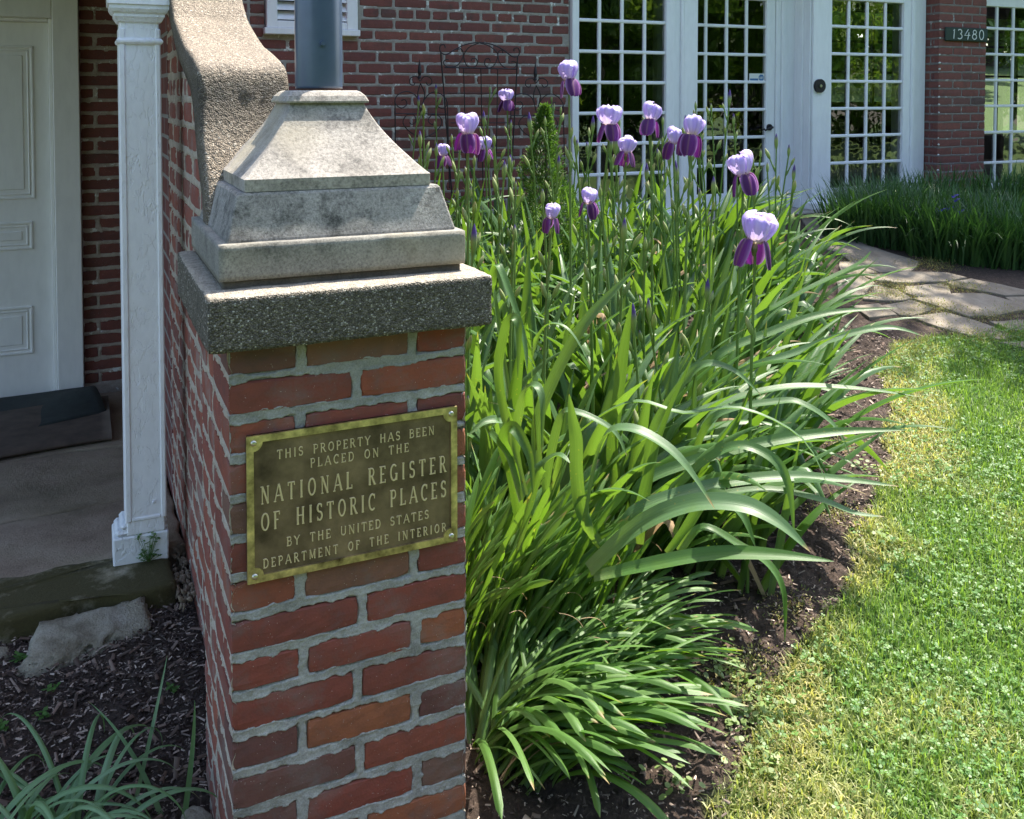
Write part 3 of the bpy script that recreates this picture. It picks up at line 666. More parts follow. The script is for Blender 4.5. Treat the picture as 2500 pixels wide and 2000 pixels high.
for i, (x, z) in enumerate(inn):
    c = i // n7; k = i % n7; cx_, cz_ = corners[c]
    if c in (0, 2): first_vertical = True
    # outer point: walk from one side of the corner to the other
    sx = 1 if c in (0, 3) else -1; sz = 1 if c in (0, 1) else -1
    f = abs(k - 3) / 3
    vert = (k < 3) if c in (0, 2) else (k > 3)
    if k == 3: o_ = (cx_, cz_)
    elif vert: o_ = (cx_, cz_ + sz * .028 * f)
    else: o_ = (cx_ + sx * .028 * f, cz_)
    V += [(x, yb + L1, z), (x + 0, yb + L2, z), (o_[0], yb + L2, o_[1]), (o_[0], yb, o_[1])]
n = len(inn)
for i in range(n):
    j = (i + 1) % n
    for k in range(3): F.append((i * 4 + k, j * 4 + k, j * 4 + k + 1, i * 4 + k + 1))
put('border', mesh_py('border', V, F, M['brass_edge']), plq)
for cx_, cz_ in corners:
    sx = 1 if cx_ == px0 else -1; sz = 1 if cz_ == pz0 else -1; m = MB()
    c0 = (cx_ + sx * .0125, yb - .0085, cz_ + sz * .0125)
    pr = [(.0055, 0), (.0052, .0015), (.0035, .0028), (.0012, .0033)]; V = []; F = []
    for r_, d_ in pr:
        for k in range(14): a = 2 * PI * k / 14; V.append((c0[0] + r_ * math.cos(a), c0[1] - d_, c0[2] + r_ * math.sin(a)))
    for i in range(3):
        for k in range(14): k2 = (k + 1) % 14; F.append((i * 14 + k, i * 14 + k2, (i + 1) * 14 + k2, (i + 1) * 14 + k))
    F.append(tuple(3 * 14 + k for k in range(14))); put('screw', mesh_py('screw', V, F, M['screw'], True), plq)
def text_line(txt, u0, u1, vb, hfr, stroke, wf):
    h = hfr * H_; w_ = h * wf; sp = .30; space = .75
    tot = 0; adv = []
    for ch in txt: a = space if ch == ' ' else GL[ch][0]; adv.append(a); tot += a
    free = ((u1 - u0) * W_ - tot * w_) / (len(txt) - 1); x = px0 + u0 * W_
    for ch, a in zip(txt, adv):
        if ch != ' ':
            o = put('letter', glyph_mesh(ch, w_, h, stroke, .0019, M['brass_letter']), plq, loc=Vector((x, yb - .0044, pz0 + vb * H_)) - wloc(plq))
        x += a * w_ + free
text_line('THIS PROPERTY HAS BEEN', .135, .885, .815, .062, .155, .84)
text_line('PLACED ON THE', .285, .755, .720, .062, .155, .84)
text_line('NATIONAL REGISTER', .062, .945, .525, .120, .125, .57)
text_line('OF HISTORIC PLACES', .062, .945, .340, .120, .125, .57)
text_line('BY THE UNITED STATES', .175, .855, .205, .062, .155, .84)
text_line('DEPARTMENT OF THE INTERIOR', .070, .945, .085, .062, .155, .76)

# ------------------------------------------------------------------ wing wall with sweeping concrete coping
CO = [(1.985, 1.10), (1.99, 1.20), (2.005, 1.30), (2.04, 1.38), (2.077, 1.44), (2.103, 1.476), (2.126, 1.527), (2.136, 1.566), (2.145, 1.595), (2.158, 1.612), (2.180, 1.6215), (2.206, 1.627), (2.264, 1.642), (2.446, 1.678), (2.579, 1.719), (2.702, 1.762), (2.783, 1.817), (2.86, 1.89), (2.95, 2.02), (3.02, 2.2), (3.06, 2.42), (3.10, 2.55)]
CI = [(2.05, 1.10), (2.06, 1.22), (2.087, 1.339), (2.115, 1.361), (2.171, 1.422), (2.206, 1.473), (2.226, 1.513), (2.255, 1.539), (2.30, 1.570), (2.36, 1.585), (2.425, 1.605), (2.588, 1.652), (2.709, 1.708), (2.829, 1.771), (2.903, 1.828), (2.99, 1.93), (3.07, 2.07), (3.13, 2.24), (3.16, 2.42), (3.18, 2.55)]
def resamp(P, n):
    P = np.array(P); d = np.concatenate([[0], np.cumsum(np.linalg.norm(np.diff(P, axis=0), axis=1))]); s = np.linspace(0, d[-1], n)
    return np.stack([np.interp(s, d, P[:, 0]), np.interp(s, d, P[:, 1])], -1)
wing = thing('garden_wall', 'brick wing wall behind the pillar with a sweeping concrete coping climbing to the house', 'wall', (.33, 2.5, 0))
WX, WX1 = .268, .405
def inner_z(y): return np.interp(y, [p[0] for p in CI], [p[1] for p in CI])
wr = []
for k in range(38):
    z1 = ztop + 13 * pitch - k * pitch + random.uniform(-.001, .001) - .012; z0 = z1 - bh + random.uniform(-.001, .001)
    if z1 < .02: break
    y = 2.06 - (.11 if k % 2 else 0) - (.05 if k % 5 == 0 else 0)
    while y < 3.35:
        L = .212 if k % 6 else .1; y1 = y + L
        a, b = max(y, 2.03), min(y1, 3.36)
        yy_ = np.arange(2.05, 3.37, .005); okk = inner_z(yy_) > z1 - .035; amin = yy_[okk][0] if okk.any() else 9
        a = max(a, amin if z1 > 1.14 else 0)
        if b - a > .03: wr.append((a, b, z0, z1, .06))
        y = y1 + .013
wr.sort(key=lambda r_: r_[0]); wr_ = [r_ for r_ in wr][:290]
bricks(wing, [(a, b, c, d, e) for a, b, c, d, e in wr_], (WX, 0, 0), (0, 1, 0), (-1, 0, 0), M['brick_wing'], .06, 6, (5, 2), .0018, .0018)
mortar_sheet('mortar_face', wing, [r_[:4] for r_ in wr_], 2.05, 3.36, -.05, 1.95, (WX, 0, 0), (0, 1, 0), (-1, 0, 0), M['mortar_side'], .006, ragged=.007, lump=.003, seed=9,
             clip=lambda u, z: z < inner_z(u) + .01)
# the wall's body behind the face bricks, and its plain upper run to the house
Q = resamp(CI, 60); V = []; F = []
for x in (WX + .013, WX1):
    V += [(x, y, z) for y, z in Q] + [(x, 3.4, 2.55), (x, 3.4, -.2), (x, 2.05, -.2)]
n = len(Q) + 3; F = [tuple(range(n)), tuple(range(2 * n - 1, n - 1, -1))] + [((i + 1) % n, i, n + i, n + (i + 1) % n) for i in range(n)]
put('wall_core', mesh_py('wall_core', V, F, M['brick_bulk']), wing)
m = MB(); m.box(WX + .002, WX1, 3.36, 5.15, -.2, 2.55); m.build('upper_wall', M['brick_bulk'], wing)
A_ = resamp(CO, 120); B_ = resamp(CI, 120); NX = 22; V = []; F = []
x0, x1 = .233, .4305; ring = []
for i in range(120):
    o_ = Vector((A_[i][0], A_[i][1])); q_ = Vector((B_[i][0], B_[i][1])); d = (q_ - o_)
    prof_ = []
    for k in range(5): prof_.append((x0 + .0005, k / 4.))      # left side outer->inner handled below
    row = [(x0, o_ + d)] + [(x0, o_ + d * f) for f in (.66, .33, .12)] + [(x0 + .004, o_ + d * .03)] + [(x0 + .01 + (x1 - x0 - .02) * k / NX, o_) for k in range(NX + 1)] + [(x1 - .004, o_ + d * .03)] + [(x1, o_ + d * f) for f in (.12, .5, 1)]
    ring.append(len(row)); V += [(x, p.x, p.y) for x, p in row]
n = ring[0]
for i in range(119):
    for k in range(n): k2 = (k + 1) % n; F.append((i * n + k, i * n + k2, (i + 1) * n + k2, (i + 1) * n + k))
A = np.array(V); nz = fbm(A[:, 0] * 60 + 3, (A[:, 1] + A[:, 2]) * 60, 4, 4) - .5; A[:, 1] += nz * .006; A[:, 2] += nz * .006
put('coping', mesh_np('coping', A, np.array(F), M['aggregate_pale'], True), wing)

# ------------------------------------------------------------------ brick house: facade
YF = 5.85
house = thing('brick_house', 'red brick house with white many-paned windows and doors across the back of the garden', 'house', (4, YF, .6))
fp = .0705; hr = []; zz = 2.08 + .027; k = 0
header_at = 0
for k in range(-5, 22):
    z1 = zz - k * fp; z0 = z1 - .054; hd = (k == 0)
    x = .84 - (.115 if k % 2 else 0) - random.uniform(0, .03)
    while x < 3.12:
        L = .100 if hd else .211 + random.uniform(-.004, .004); a, b = max(x, .84), min(x + L, 3.122)
        if b - a > .04:
            # louvred vent cut-out
            if z1 > 1.925 and b > 1.03 and a < 1.60: (a, b) = (a, 1.028) if a < 1.0 else (max(a, 1.612), b)
            if b - a > .03: hr.append((a, b, z0 + random.uniform(-.002, .002), z1 + random.uniform(-.002, .002), .05))
        x += L + .017
hr = [r_ for r_ in hr if r_[3] > .60][:298]
bricks(house, hr, (0, YF, 0), (1, 0, 0), (0, -1, 0), M['brick_house'], .05, 6, (4, 2), .002, .002)
mortar_sheet('mortar_face', house, [r_[:4] for r_ in hr], .84, 3.128, .45, 2.48, (0, YF, 0), (1, 0, 0), (0, -1, 0), M['mortar_house'], .0075, depth=.003, ragged=.0035, lump=.002, seed=21,
             clip=lambda u, z: ~((u > 1.03) & (u < 1.60) & (z > 1.925)))
def wall(x0, x1, z0, z1, y0=YF + .012, y1=YF + .25, nm='wall'):
    m_ = MB(); m_.box(x0, x1, y0, y1, z0, z1); return m_.build(nm, M['brick_bulk'], house)
wall(.405, 1.03, -.2, 2.48, nm='wall'); wall(1.03, 1.60, -.2, 1.925); wall(1.60, 3.13, -.2, 2.48)
wall(.405, 15.0, 2.56, 3.5, YF + .0, YF + .25, nm='upper_wall'); wall(.405, 3.13, 2.48, 2.56)
wall(8.75, 15.0, -.2, 2.56, YF + .0); wall(-3.0, .40, 2.4, 3.5, 5.10, 5.35, nm='porch_upper_wall')
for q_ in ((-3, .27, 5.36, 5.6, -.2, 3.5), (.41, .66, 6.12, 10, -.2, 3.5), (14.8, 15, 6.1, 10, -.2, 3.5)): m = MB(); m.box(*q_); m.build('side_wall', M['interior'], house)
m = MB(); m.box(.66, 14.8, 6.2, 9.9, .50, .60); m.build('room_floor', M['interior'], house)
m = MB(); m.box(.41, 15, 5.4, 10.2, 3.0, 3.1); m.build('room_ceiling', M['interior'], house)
m = MB(); m.box(.272, .404, 5.151, 5.86, -.2, 3.5); m.build('return_wall', M['brick_bulk'], house)
# rear wall with openings, through which the back garden is seen
rear = MB()
ops = [(8.3, 11.2, 1.45, 2.75), (11.9, 14.5, .95, 2.75), (3.4, 4.6, 1.5, 2.1)]
xprev = .66
for (a, b, c, d) in sorted(ops): rear.box(xprev, a, 10.0, 10.2, -.2, 3.0); rear.box(a, b, 10.0, 10.2, -.2, c); rear.box(a, b, 10.0, 10.2, d, 3.0); xprev = b
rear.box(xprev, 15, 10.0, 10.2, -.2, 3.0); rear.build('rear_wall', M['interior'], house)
for (a, b, c, d) in ops:
    m = MB(); nx_ = int((b - a) / .42)
    for i in range(nx_ + 1): x = a + (b - a) * i / nx_; m.box(x - .02, x + .02, 10.02, 10.06, c, d)
    nz_ = int((d - c) / .38)
    for j in range(nz_ + 1): z = c + (d - c) * j / nz_; m.box(a, b, 10.062, 10.10, z - .018, z + .018)
    m.build('rear_window_bars', M['dark'], house)
m = MB()     # roof with eave
m.add([(-3.2, 5.45, 3.42), (15.3, 5.45, 3.42), (15.3, 8.0, 4.9), (-3.2, 8.0, 4.9), (15.3, 10.6, 3.42), (-3.2, 10.6, 3.42), (-3.2, 5.45, 3.30), (15.3, 5.45, 3.30), (15.3, 10.6, 3.30), (-3.2, 10.6, 3.30)],
      [(0, 1, 2, 3), (3, 2, 4, 5), (6, 7, 1, 0), (9, 8, 7, 6), (5, 4, 8, 9), (0, 3, 5, 9, 6), (1, 7, 8, 4, 2)]); m.build('roof', M['roofing'], house)
def lights(win, cols, rows, y, mw=.024, md=.022, glass=True):
    """cols/rows: lists of boundaries (outer edges first/last); muntin bars and panes are sub-parts"""
    for x in cols[1:-1]: m_ = MB(); m_.box(x - mw / 2, x + mw / 2, y - md / 2, y + md / 2, rows[0], rows[-1], .005); m_.build('glazing_bar', M['trim_paint'], win)
    for z in rows[1:-1]: m_ = MB(); m_.box(cols[0], cols[-1], y - md / 2 - .003, y + md / 2 - .003, z - mw / 2, z + mw / 2, .005); m_.build('glazing_bar', M['trim_paint'], win)
    for i in range(len(cols) - 1):
        for j in range(len(rows) - 1):
            a = cols[i] + (mw / 2 if i else 0); b = cols[i + 1] - (mw / 2 if i < len(cols) - 2 else 0); c = rows[j] + mw / 2 * (j > 0); d = rows[j + 1] - mw / 2 * (j < len(rows) - 2)
            tl = random.uniform(-.0012, .0012); t2 = random.uniform(-.0012, .0012)
            V = [(a, y + .004 + tl, c), (b, y + .004 - tl, c), (b, y + .004 - tl + t2, d), (a, y + .004 + tl + t2, d)]
            put('pane', mesh_py('pane', V, [(0, 1, 2, 3)], M['glass']), win)
def part_box(nm, par, mat, *bx, bev=.004):
    m_ = MB()
    for q in bx: m_.box(*q, bev)
    return m_.build(nm, mat, par)
TP = M['trim_paint']
def sub_empty(nm, par, loc):
    o = bpy.data.objects.new(nm, None); COL.objects.link(o); o.parent = par; o.location = Vector(loc) - wloc(par); o.empty_display_size = .1; return o
# window A (left)
xA = [onY(p, 200, YF - .005).x for p in (1410, 1462.5, 1517.5, 1572.5, 1622)]; zA = [.78] + [.988 + .2195 * i for i in range(8)]
wA = part_box('window', house, TP, (3.135, xA[0], YF - .03, YF + .10, .70, 2.56), (xA[4], 3.985, YF - .03, YF + .10, .70, 2.56), (xA[0], xA[4], YF - .029, YF + .10, .70, .78), (xA[0], xA[4], YF - .029, YF + .10, zA[-1], 2.56))
lights(wA, xA, zA, YF - .005)
part_box('door_jamb', house, TP, (3.985, 4.05, YF - .012, YF + .10, .64, 2.56), (4.05, 4.075, YF - .028, YF + .1, .64, 2.56), (4.075, 4.205, YF - .018, YF + .40, .64, 2.56), bev=.006)
part_box('window_sill', house, TP, (3.12, 4.21, YF - .065, YF + .05, .655, .70))
# recessed door
YD = 6.05
xD = [onY(p, 200, YD).x for p in (1669, 1722, 1772.5, 1821, 1867)]; zD = [onY(1780, y_, YD).z for y_ in (472, 404, 336, 268, 200, 133, 64, -2)]
dr = part_box('french_door', house, TP, (xD[0] - .09, xD[0], YD - .02, YD + .03, .66, 2.42), (xD[4], onY(1888, 200, YD).x, YD - .02, YD + .03, .66, 2.42), (xD[0], xD[4], YD - .019, YD + .03, .66, zD[0]), (xD[0], xD[4], YD - .019, YD + .03, zD[-1], 2.42))
lights(dr, xD, zD, YD)
xe = onY(1888, 200, YD).x
part_box('door_frame', house, TP, (xe + .004, xe + .05, YD - .03, YD + .1, .64, 2.5), (xe + .05, xe + .085, YD - .045, YD + .1, .64, 2.5), (xe + .085, 5.31, YD - .03, YD + .1, .64, 2.5), bev=.006)
part_box('door_reveal', house, TP, (5.285, 5.30, YF - .012, YD - .03, .64, 2.5), (5.27, 5.285, YF + .06, YF + .12, .64, 2.5), (4.205, 5.30, YF - .01, YF + .4, 2.5, 2.56))
hd = MB(); hx = onY(1879, 311, YD - .03); hd.tube([(hx.x, YD - .02, hx.z), (hx.x, YD - .035, hx.z)], .026, 14); hd.tube([(hx.x, YD - .035, hx.z), (hx.x, YD - .07, hx.z)], .009, 8)
hd.tube([(hx.x, YD - .07, hx.z), (hx.x - .04, YD - .072, hx.z - .005), (hx.x - .075, YD - .07, hx.z - .022), (hx.x - .09, YD - .07, hx.z - .01), (hx.x - .105, YD - .07, hx.z - .02)], .008, 8)
hd.build('door_handle', M['black_iron'], dr)
sp = onY(1848, 190, YD - .004); stk = part_box('sticker', dr, M['sign_white'], (sp.x - .075, sp.x + .075, YD - .0035, YD - .002, sp.z - .034, sp.z + .034), bev=0)
m = MB(); m.box(sp.x - .068, sp.x + .012, YD - .0045, YD - .0036, sp.z - .026, sp.z - .006); m.add([(sp.x + .043 + .028 * math.cos(R(22.5 + 45 * k)), YD - .0046, sp.z + .028 * math.sin(R(22.5 + 45 * k))) for k in range(8)], [tuple(range(8))]); m.build('badge', M['sticker_blue'], dr)
for i_, (ch, dx) in enumerate((('A', -.017), ('D', -.001), ('T', .013))) if 'D' in GL else []:
    put('badge_mark', glyph_mesh(ch, .012, .018, .22, .0004, M['sign_white'], False, 'badge_mark'), dr, loc=Vector((sp.x + .041 + dx, YD - .0048, sp.z - .009)) - wloc(dr))
# window C (right, with round bell)
xC = [onY(p, 200, YF - .005).x for p in (2025, 2070, 2115, 2159, 2200)]; zC = [.80] + [1.005 + .2215 * i for i in range(6)] + [2.325]
wC = part_box('window', house, TP, (5.303, xC[0], YF - .03, YF + .10, .70, 2.56), (xC[4], 6.36, YF - .03, YF + .10, .70, 2.56), (xC[0], xC[4], YF - .029, YF + .10, .70, .80), (xC[0], xC[4], YF - .029, YF + .10, zC[-1], 2.56))
lights(wC, xC, zC, YF - .005)
part_box('window_jamb', house, TP, (6.36, 6.40, YF - .045, YF + .1, .70, 2.56), (6.40, 6.548, YF - .020, YF + .1, .70, 2.56), bev=.008)
part_box('window_sill', house, TP, (5.27, 6.57, YF - .07, YF + .05, .645, .70)); part_box('foundation_stone', house, M['foundation'], (3.14, 6.9, YF - .16, YF + .3, .40, .645), bev=.015)
b0 = onY(1999, 210, YF - .03); m = MB()
m.tube([(b0.x, YF - .028, b0.z), (b0.x, YF - .050, b0.z)], .055, 20); bell = m.build('door_bell', M['black_iron'], wC)
m = MB(); m.tube([(b0.x, YF - .050, b0.z), (b0.x, YF - .058, b0.z)], .012, 12); m.build('bell_button', M['screw'], wC)
# window D (far right)
xE = [7.19] + [onY(p, 200, YF + .05).x for p in (2431, 2471, 2511, 2551, 2591)] + [8.6]; zE = [.76, .95] + [onY(2431, y_, YF + .05).z for y_ in (323, 259, 196, 133, 70)] + [2.35]
wD = part_box('window', house, TP, (7.05, 7.19, YF + .03, YF + .12, .62, 2.56), (8.6, 8.75, YF + .03, YF + .12, .62, 2.56), (7.19, 8.6, YF + .031, YF + .12, .62, .76), (7.19, 8.6, YF + .031, YF + .12, 2.35, 2.56))
lights(wD, xE, zE, YF + .05)
# louvred vent top left
v0 = onY(650, 60, YF); v1 = onY(860, 90, YF)
lv = part_box('louvred_vent', house, TP, (1.035, 1.10, YF - .035, YF + .08, 1.965, 2.56), (1.53, 1.60, YF - .035, YF + .08, 1.965, 2.56), (1.02, 1.612, YF - .05, YF + .08, 1.925, 1.965), (1.10, 1.53, YF - .034, YF + .08, 1.965, 2.01))
for i in range(9):
    z = 2.035 + i * .058; m = MB(); V = [(1.10, YF - .03, z - .018), (1.53, YF - .03, z - .018), (1.53, YF + .025, z + .03), (1.10, YF + .025, z + .03)]; V += [(a, b + .002, c + .008) for a, b, c in V]
    m.add(V, [(3, 2, 1, 0), (4, 5, 6, 7), (0, 1, 5, 4), (1, 2, 6, 5), (2, 3, 7, 6), (3, 0, 4, 7)]); m.build('louvre', TP, lv)
m = MB(); m.box(1.10, 1.53, YF + .06, YF + .09, 1.97, 2.56); m.build('backing', M['dark'], lv)
# ------------------------------------------------------------------ brick pier with the house number
pier = thing('brick_pier', 'projecting brick pier of the house between white windows, carrying the house number', 'pier', (6.83, 5.75, .6))
QX0, QX1, QY = 6.552, 7.118, 5.70
fr, sr = [], []
for k in range(29):
    z1 = 2.45 - k * fp; z0 = z1 - .056
    if k % 2: fr += [(0, .165, z0, z1, .1), (.177, .385, z0, z1, .05), (.397, .566, z0, z1, .05)]; sr += [(.101, .148, z0, z1, .05)]
    else: fr += [(0, .272, z0, z1, .05), (.284, .48, z0, z1, .05), (.492, .566, z0, z1, .05)]; sr += [(.056, .085, z0, z1, .05), (.095, .148, z0, z1, .05)]
fr = [r_ for r_ in fr if r_[3] > .6]; sr = [r_ for r_ in sr if r_[3] > .6]
bricks(pier, fr, (QX0, QY, 0), (1, 0, 0), (0, -1, 0), M['brick_house'], .05, 5, (4, 2), .002, .001)
bricks(pier, [r_[:4] + (.04,) for r_ in sr], (QX0, QY, 0), (0, 1, 0), (-1, 0, 0), M['brick_house'], .04, 5, (2, 2), .0015, .001)
mortar_sheet('mortar_front', pier, [r_[:4] for r_ in fr], .002, .564, .45, 2.46, (QX0, QY, 0), (1, 0, 0), (0, -1, 0), M['mortar_pier'], .007, ragged=.003, seed=31)
mortar_sheet('mortar_side', pier, [(0, (.1 if r_[4] == .1 else .05), r_[2], r_[3]) for r_ in fr if r_[0] == 0] + [r_[:4] for r_ in sr], .002, .148, .45, 2.46, (QX0, QY, 0), (0, 1, 0), (-1, 0, 0), M['mortar_pier'], .007, ragged=.003, seed=33)
m = MB(); m.box(QX0 + .012, QX1 - .005, QY + .012, YF + .2, .3, 2.46); m.build('core', M['mortar_pier'], pier)
m = MB(); r2 = random.Random(5)      # blobs of old white paint down the corner
for k in range(26):
    z = 2.40 - k * .0705 + r2.uniform(-.012, .012)
    if r2.random() < .72: s_ = r2.uniform(.007, .017); m.tube([(QX0 + r2.uniform(-.002, .01), QY - .003, z - s_ * .5), (QX0 + .004, QY - .0045, z), (QX0 + r2.uniform(0, .012), QY - .003, z + s_ * .4)], lambda f, s_=s_: .003 + s_ * .55 * math.sin(PI * min(max(f, .05), .95)), 6)
m.build('paint_spots', M['sign_white'], pier)
s0 = onY(2307, 66, QY - .01); s1 = onY(2409, 103, QY - .01)
num = thing('house_number_sign', 'dark green board with white numerals 13480 on the brick pier', 'sign', ((s0.x + s1.x) / 2, QY - .01, (s0.z + s1.z) / 2))
m = MB(); m.box(s0.x, s1.x, QY - .022, QY - .004, s1.z, s0.z, .006); m.build('board', M['sign_green'], num)
xx = s0.x + (s1.x - s0.x) * .15; hh = (s0.z - s1.z) * .70; ww = (s1.x - s0.x) * .76; tot = sum(GL[c][0] for c in '13480'); gw = ww / (tot + .6)
for c in '13480':
    o = put('numeral', glyph_mesh(c, gw, hh, .11, .002, M['sign_white'], False, 'numeral'), num, loc=Vector((xx, QY - .0221, s1.z + (s0.z - s1.z) * .16)) - wloc(num)); xx += (GL[c][0] + .15) * gw

# ------------------------------------------------------------------ porch: back wall, panelled door, floor, kerb, mat
YP = 5.10
pw = thing('porch_wall', 'narrow brick wall between the white panelled door and the porch post', 'wall', (.1, YP, 0)); prr = []
x0p = onY(200, 500, YP).x; x1p = .268
for k in range(36):
    z1 = 2.36 - k * .0645; z0 = z1 - .049
    if z1 < .13: break
    if k % 2: prr += [(x0p, x0p + .175, z0, z1), (x0p + .187, x1p, z0, z1)]
    else: prr += [(x0p, x0p + .062, z0, z1), (x0p + .076, x0p + .19, z0, z1), (x0p + .2, x1p, z0, z1)]
prr = [(a + random.uniform(-.003, .003) if a > x0p else a, b + random.uniform(-.003, .003), c, d) for a, b, c, d in prr]
bricks(pw, prr, (0, YP, 0), (1, 0, 0), (0, -1, 0), M['brick_porch'], .05, 6, (4, 2), .0026, .003)
mortar_sheet('mortar_face', pw, prr, x0p, x1p, -.05, 2.4, (0, YP, 0), (1, 0, 0), (0, -1, 0), M['mortar_porch'], .006, ragged=.0055, lump=.004, seed=41)
m = MB(); m.box(x0p, .27, YP + .012, YP + .25, -.2, 2.4); m.build('core', M['mortar_porch'], pw)
dor = thing('panelled_door', 'white panelled front door with a wide white casing on the shaded porch', 'door', (-.5, YP, .05))
DP = M['door_paint']
cx0, cx1 = onY(132, 400, YP - .03).x, onY(197, 400, YP - .03).x; zt = onY(130, 46, YP).z
part_box('casing', dor, DP, (cx0, cx1, YP - .045, YP + .08, .04, 2.4), (cx0 - .018, cx0, YP - .02, YP + .08, .04, zt), (-1.1, cx0, YP - .045, YP + .08, zt, 2.4), (-1.1, cx0 - .018, YP - .02, YP + .08, zt - .018, zt), bev=.004)
leaf = part_box('door_leaf', dor, DP, (-1.1, cx0 - .018, YP + .012, YP + .06, .055, zt - .018), bev=.003)
for (ya, yb_) in ((112, 485), (540, 608), (746, 862)):
    p1 = onY(80, ya, YP + .012); p2 = onY(80, yb_, YP + .012); xr = p1.x; m = MB()
    for d_, w_, h_ in ((0, .012, .008), (.020, .008, .005)):
        a, b, c, d = -.95 + d_, xr - d_, p2.z + d_, p1.z - d_
        m.box(a, b, YP + .012 - h_, YP + .02, d - w_, d, .003); m.box(a, b, YP + .012 - h_, YP + .02, c, c + w_, .003); m.box(b - w_, b, YP + .0125 - h_, YP + .02, c, d, .003); m.box(a, a + w_, YP + .0125 - h_, YP + .02, c, d, .003)
    m.box(-.90, xr - .045, YP + .0075, YP + .02, p2.z + .045, p1.z - .045, .004); m.build('door_panel', DP, leaf)
m = MB(); m.box(-1.1, cx0, YP - .10, YP + .1, .02, .055, .006); m.build('threshold', M['porch_stone'], dor)
pf = put('porch_floor', None, kind='structure') if False else bpy.data.objects.new('porch_floor', None); COL.objects.link(pf); pf['kind'] = 'structure'; pf.location = (-.4, 4, 0)
def slab_poly(nm, pts, ztop_fn, th, mat, par, seed=0, amp=.003, res=.05, bev=.012, smooth=True):
    """stone slab from a footprint outline with worn edges and an uneven top"""
    P = [Vector((p[0], p[1])) for p in pts]; rs = []
    for i, p in enumerate(P):
        q = P[(i + 1) % len(P)]; n_ = max(1, int((q - p).length / res))
        for k in range(n_): rs.append(p.lerp(q, k / n_))
    c = sum(rs, Vector((0, 0))) / len(rs); r3 = random.Random(seed)
    rs = [p + Vector((r3.uniform(-1, 1), r3.uniform(-1, 1))) * max(amp * 1.6, .007) for p in rs]; n_ = len(rs); V = []; F = []
    def inset(p, d): v = c - p; return p + v.normalized() * min(d, v.length * .5)
    levels = [(0, -th), (0, -bev), (bev * .5, -bev * .25), (bev * 1.6, 0), (bev * 4, .001)] + [(None, f) for f in (.25, .5, .75)]
    for li, (d, h) in enumerate(levels):
        for p in rs:
            if d is None: q = p.lerp(c, h); hz = 0
            else: q = inset(p, d); hz = h
            nn = float(fbm(np.array([q.x * 7.]), np.array([q.y * 7.]), seed + 50, 3)[0] - .5) * amp * 3
            V.append((q.x, q.y, ztop_fn(q.x, q.y) + hz + (nn if li > 1 else nn * .5)))
    V.append((c.x, c.y, ztop_fn(c.x, c.y)))
    for l in range(len(levels) - 1):
        for i in range(n_): j = (i + 1) % n_; F.append((l * n_ + i, l * n_ + j, (l + 1) * n_ + j, (l + 1) * n_ + i))
    L_ = (len(levels) - 1) * n_
    for i in range(n_): F.append((L_ + i, L_ + (i + 1) % n_, len(V) - 1))
    ar = sum(rs[i].x * rs[(i + 1) % n_].y - rs[(i + 1) % n_].x * rs[i].y for i in range(n_))
    if ar < 0: F = [f[::-1] for f in F]
    return put(nm, mesh_py(nm, V, F, mat, smooth), par)
pfz = lambda x, y: .215 - (y - 2.93) * .068
for i, pts in enumerate([[(-1.3, 2.90), (.262, 2.915), (.262, 3.42), (-.4, 3.36), (-1.3, 3.40)], [(-1.3, 3.41), (-.4, 3.37), (.262, 3.43), (.262, 4.05), (-.1, 4.1), (-1.3, 4.02)], [(-1.3, 4.03), (-.1, 4.11), (.262, 4.06), (.262, 5.09), (-1.3, 5.09)]]):
    slab_poly('paving_stone', pts, pfz, .08, M['porch_stone'], pf, 60 + i, .004, .06, .006)
kz = lambda x, y: .222
kb = slab_poly('stone_kerb', [(-1.2, 2.66), (-.5, 2.655), (-.2, 2.668), (-.02, 2.70), (.10, 2.672), (.216, 2.68), (.222, 2.80), (.205, 2.895), (0, 2.905), (-.25, 2.915), (-1.2, 2.92)], kz, .13, M['kerb'], None, 71, .005, .03, .014)
tag(kb, 'long mossy brown stone kerb along the front edge of the porch', 'kerb')
def rock(nm, c, size, rot, seed, mat, par=None, amp=.22, flat=.0):
    n_, m__ = 26, 18; V = []; F = []; r3 = np.random.default_rng(seed)
    th = np.linspace(0, 2 * PI, n_, endpoint=False); ph = np.linspace(0, PI, m__); TH, PH = np.meshgrid(th, ph)
    x = np.cos(TH) * np.sin(PH); y = np.sin(TH) * np.sin(PH); z = np.cos(PH); P_ = np.stack([x, y, z], -1)
    q = 1 / (np.abs(P_) ** 4).sum(-1) ** .25; P_ = P_ * q[..., None]                     # towards a block
    for k in range(9):
        nv = r3.normal(size=3); nv /= np.linalg.norm(nv); d = r3.uniform(.72, 1.05); ex = np.maximum(P_ @ nv - d, 0); P_ = P_ - ex[..., None] * nv * .85
    nn = fbm(P_[..., 0] * 3 + P_[..., 2] * 2 + seed, P_[..., 1] * 3 - P_[..., 2] * 2, seed, 4) - .5; P_ = P_ * (1 + nn * amp)[..., None]
    P_ = P_ * np.array(size) / 2; ca, sa = math.cos(rot), math.sin(rot)
    A = P_.reshape(-1, 3); A = np.stack([A[:, 0] * ca - A[:, 1] * sa, A[:, 0] * sa + A[:, 1] * ca, A[:, 2]], -1) + np.array(c)
    I = np.arange(n_ * m__).reshape(m__, n_); J = np.roll(I, -1, axis=1)
    Fq = np.stack([I[:-1], I[1:], J[1:], J[:-1]], -1).reshape(-1, 4)
    return put(nm, mesh_np(nm, A, Fq, mat, True), par)
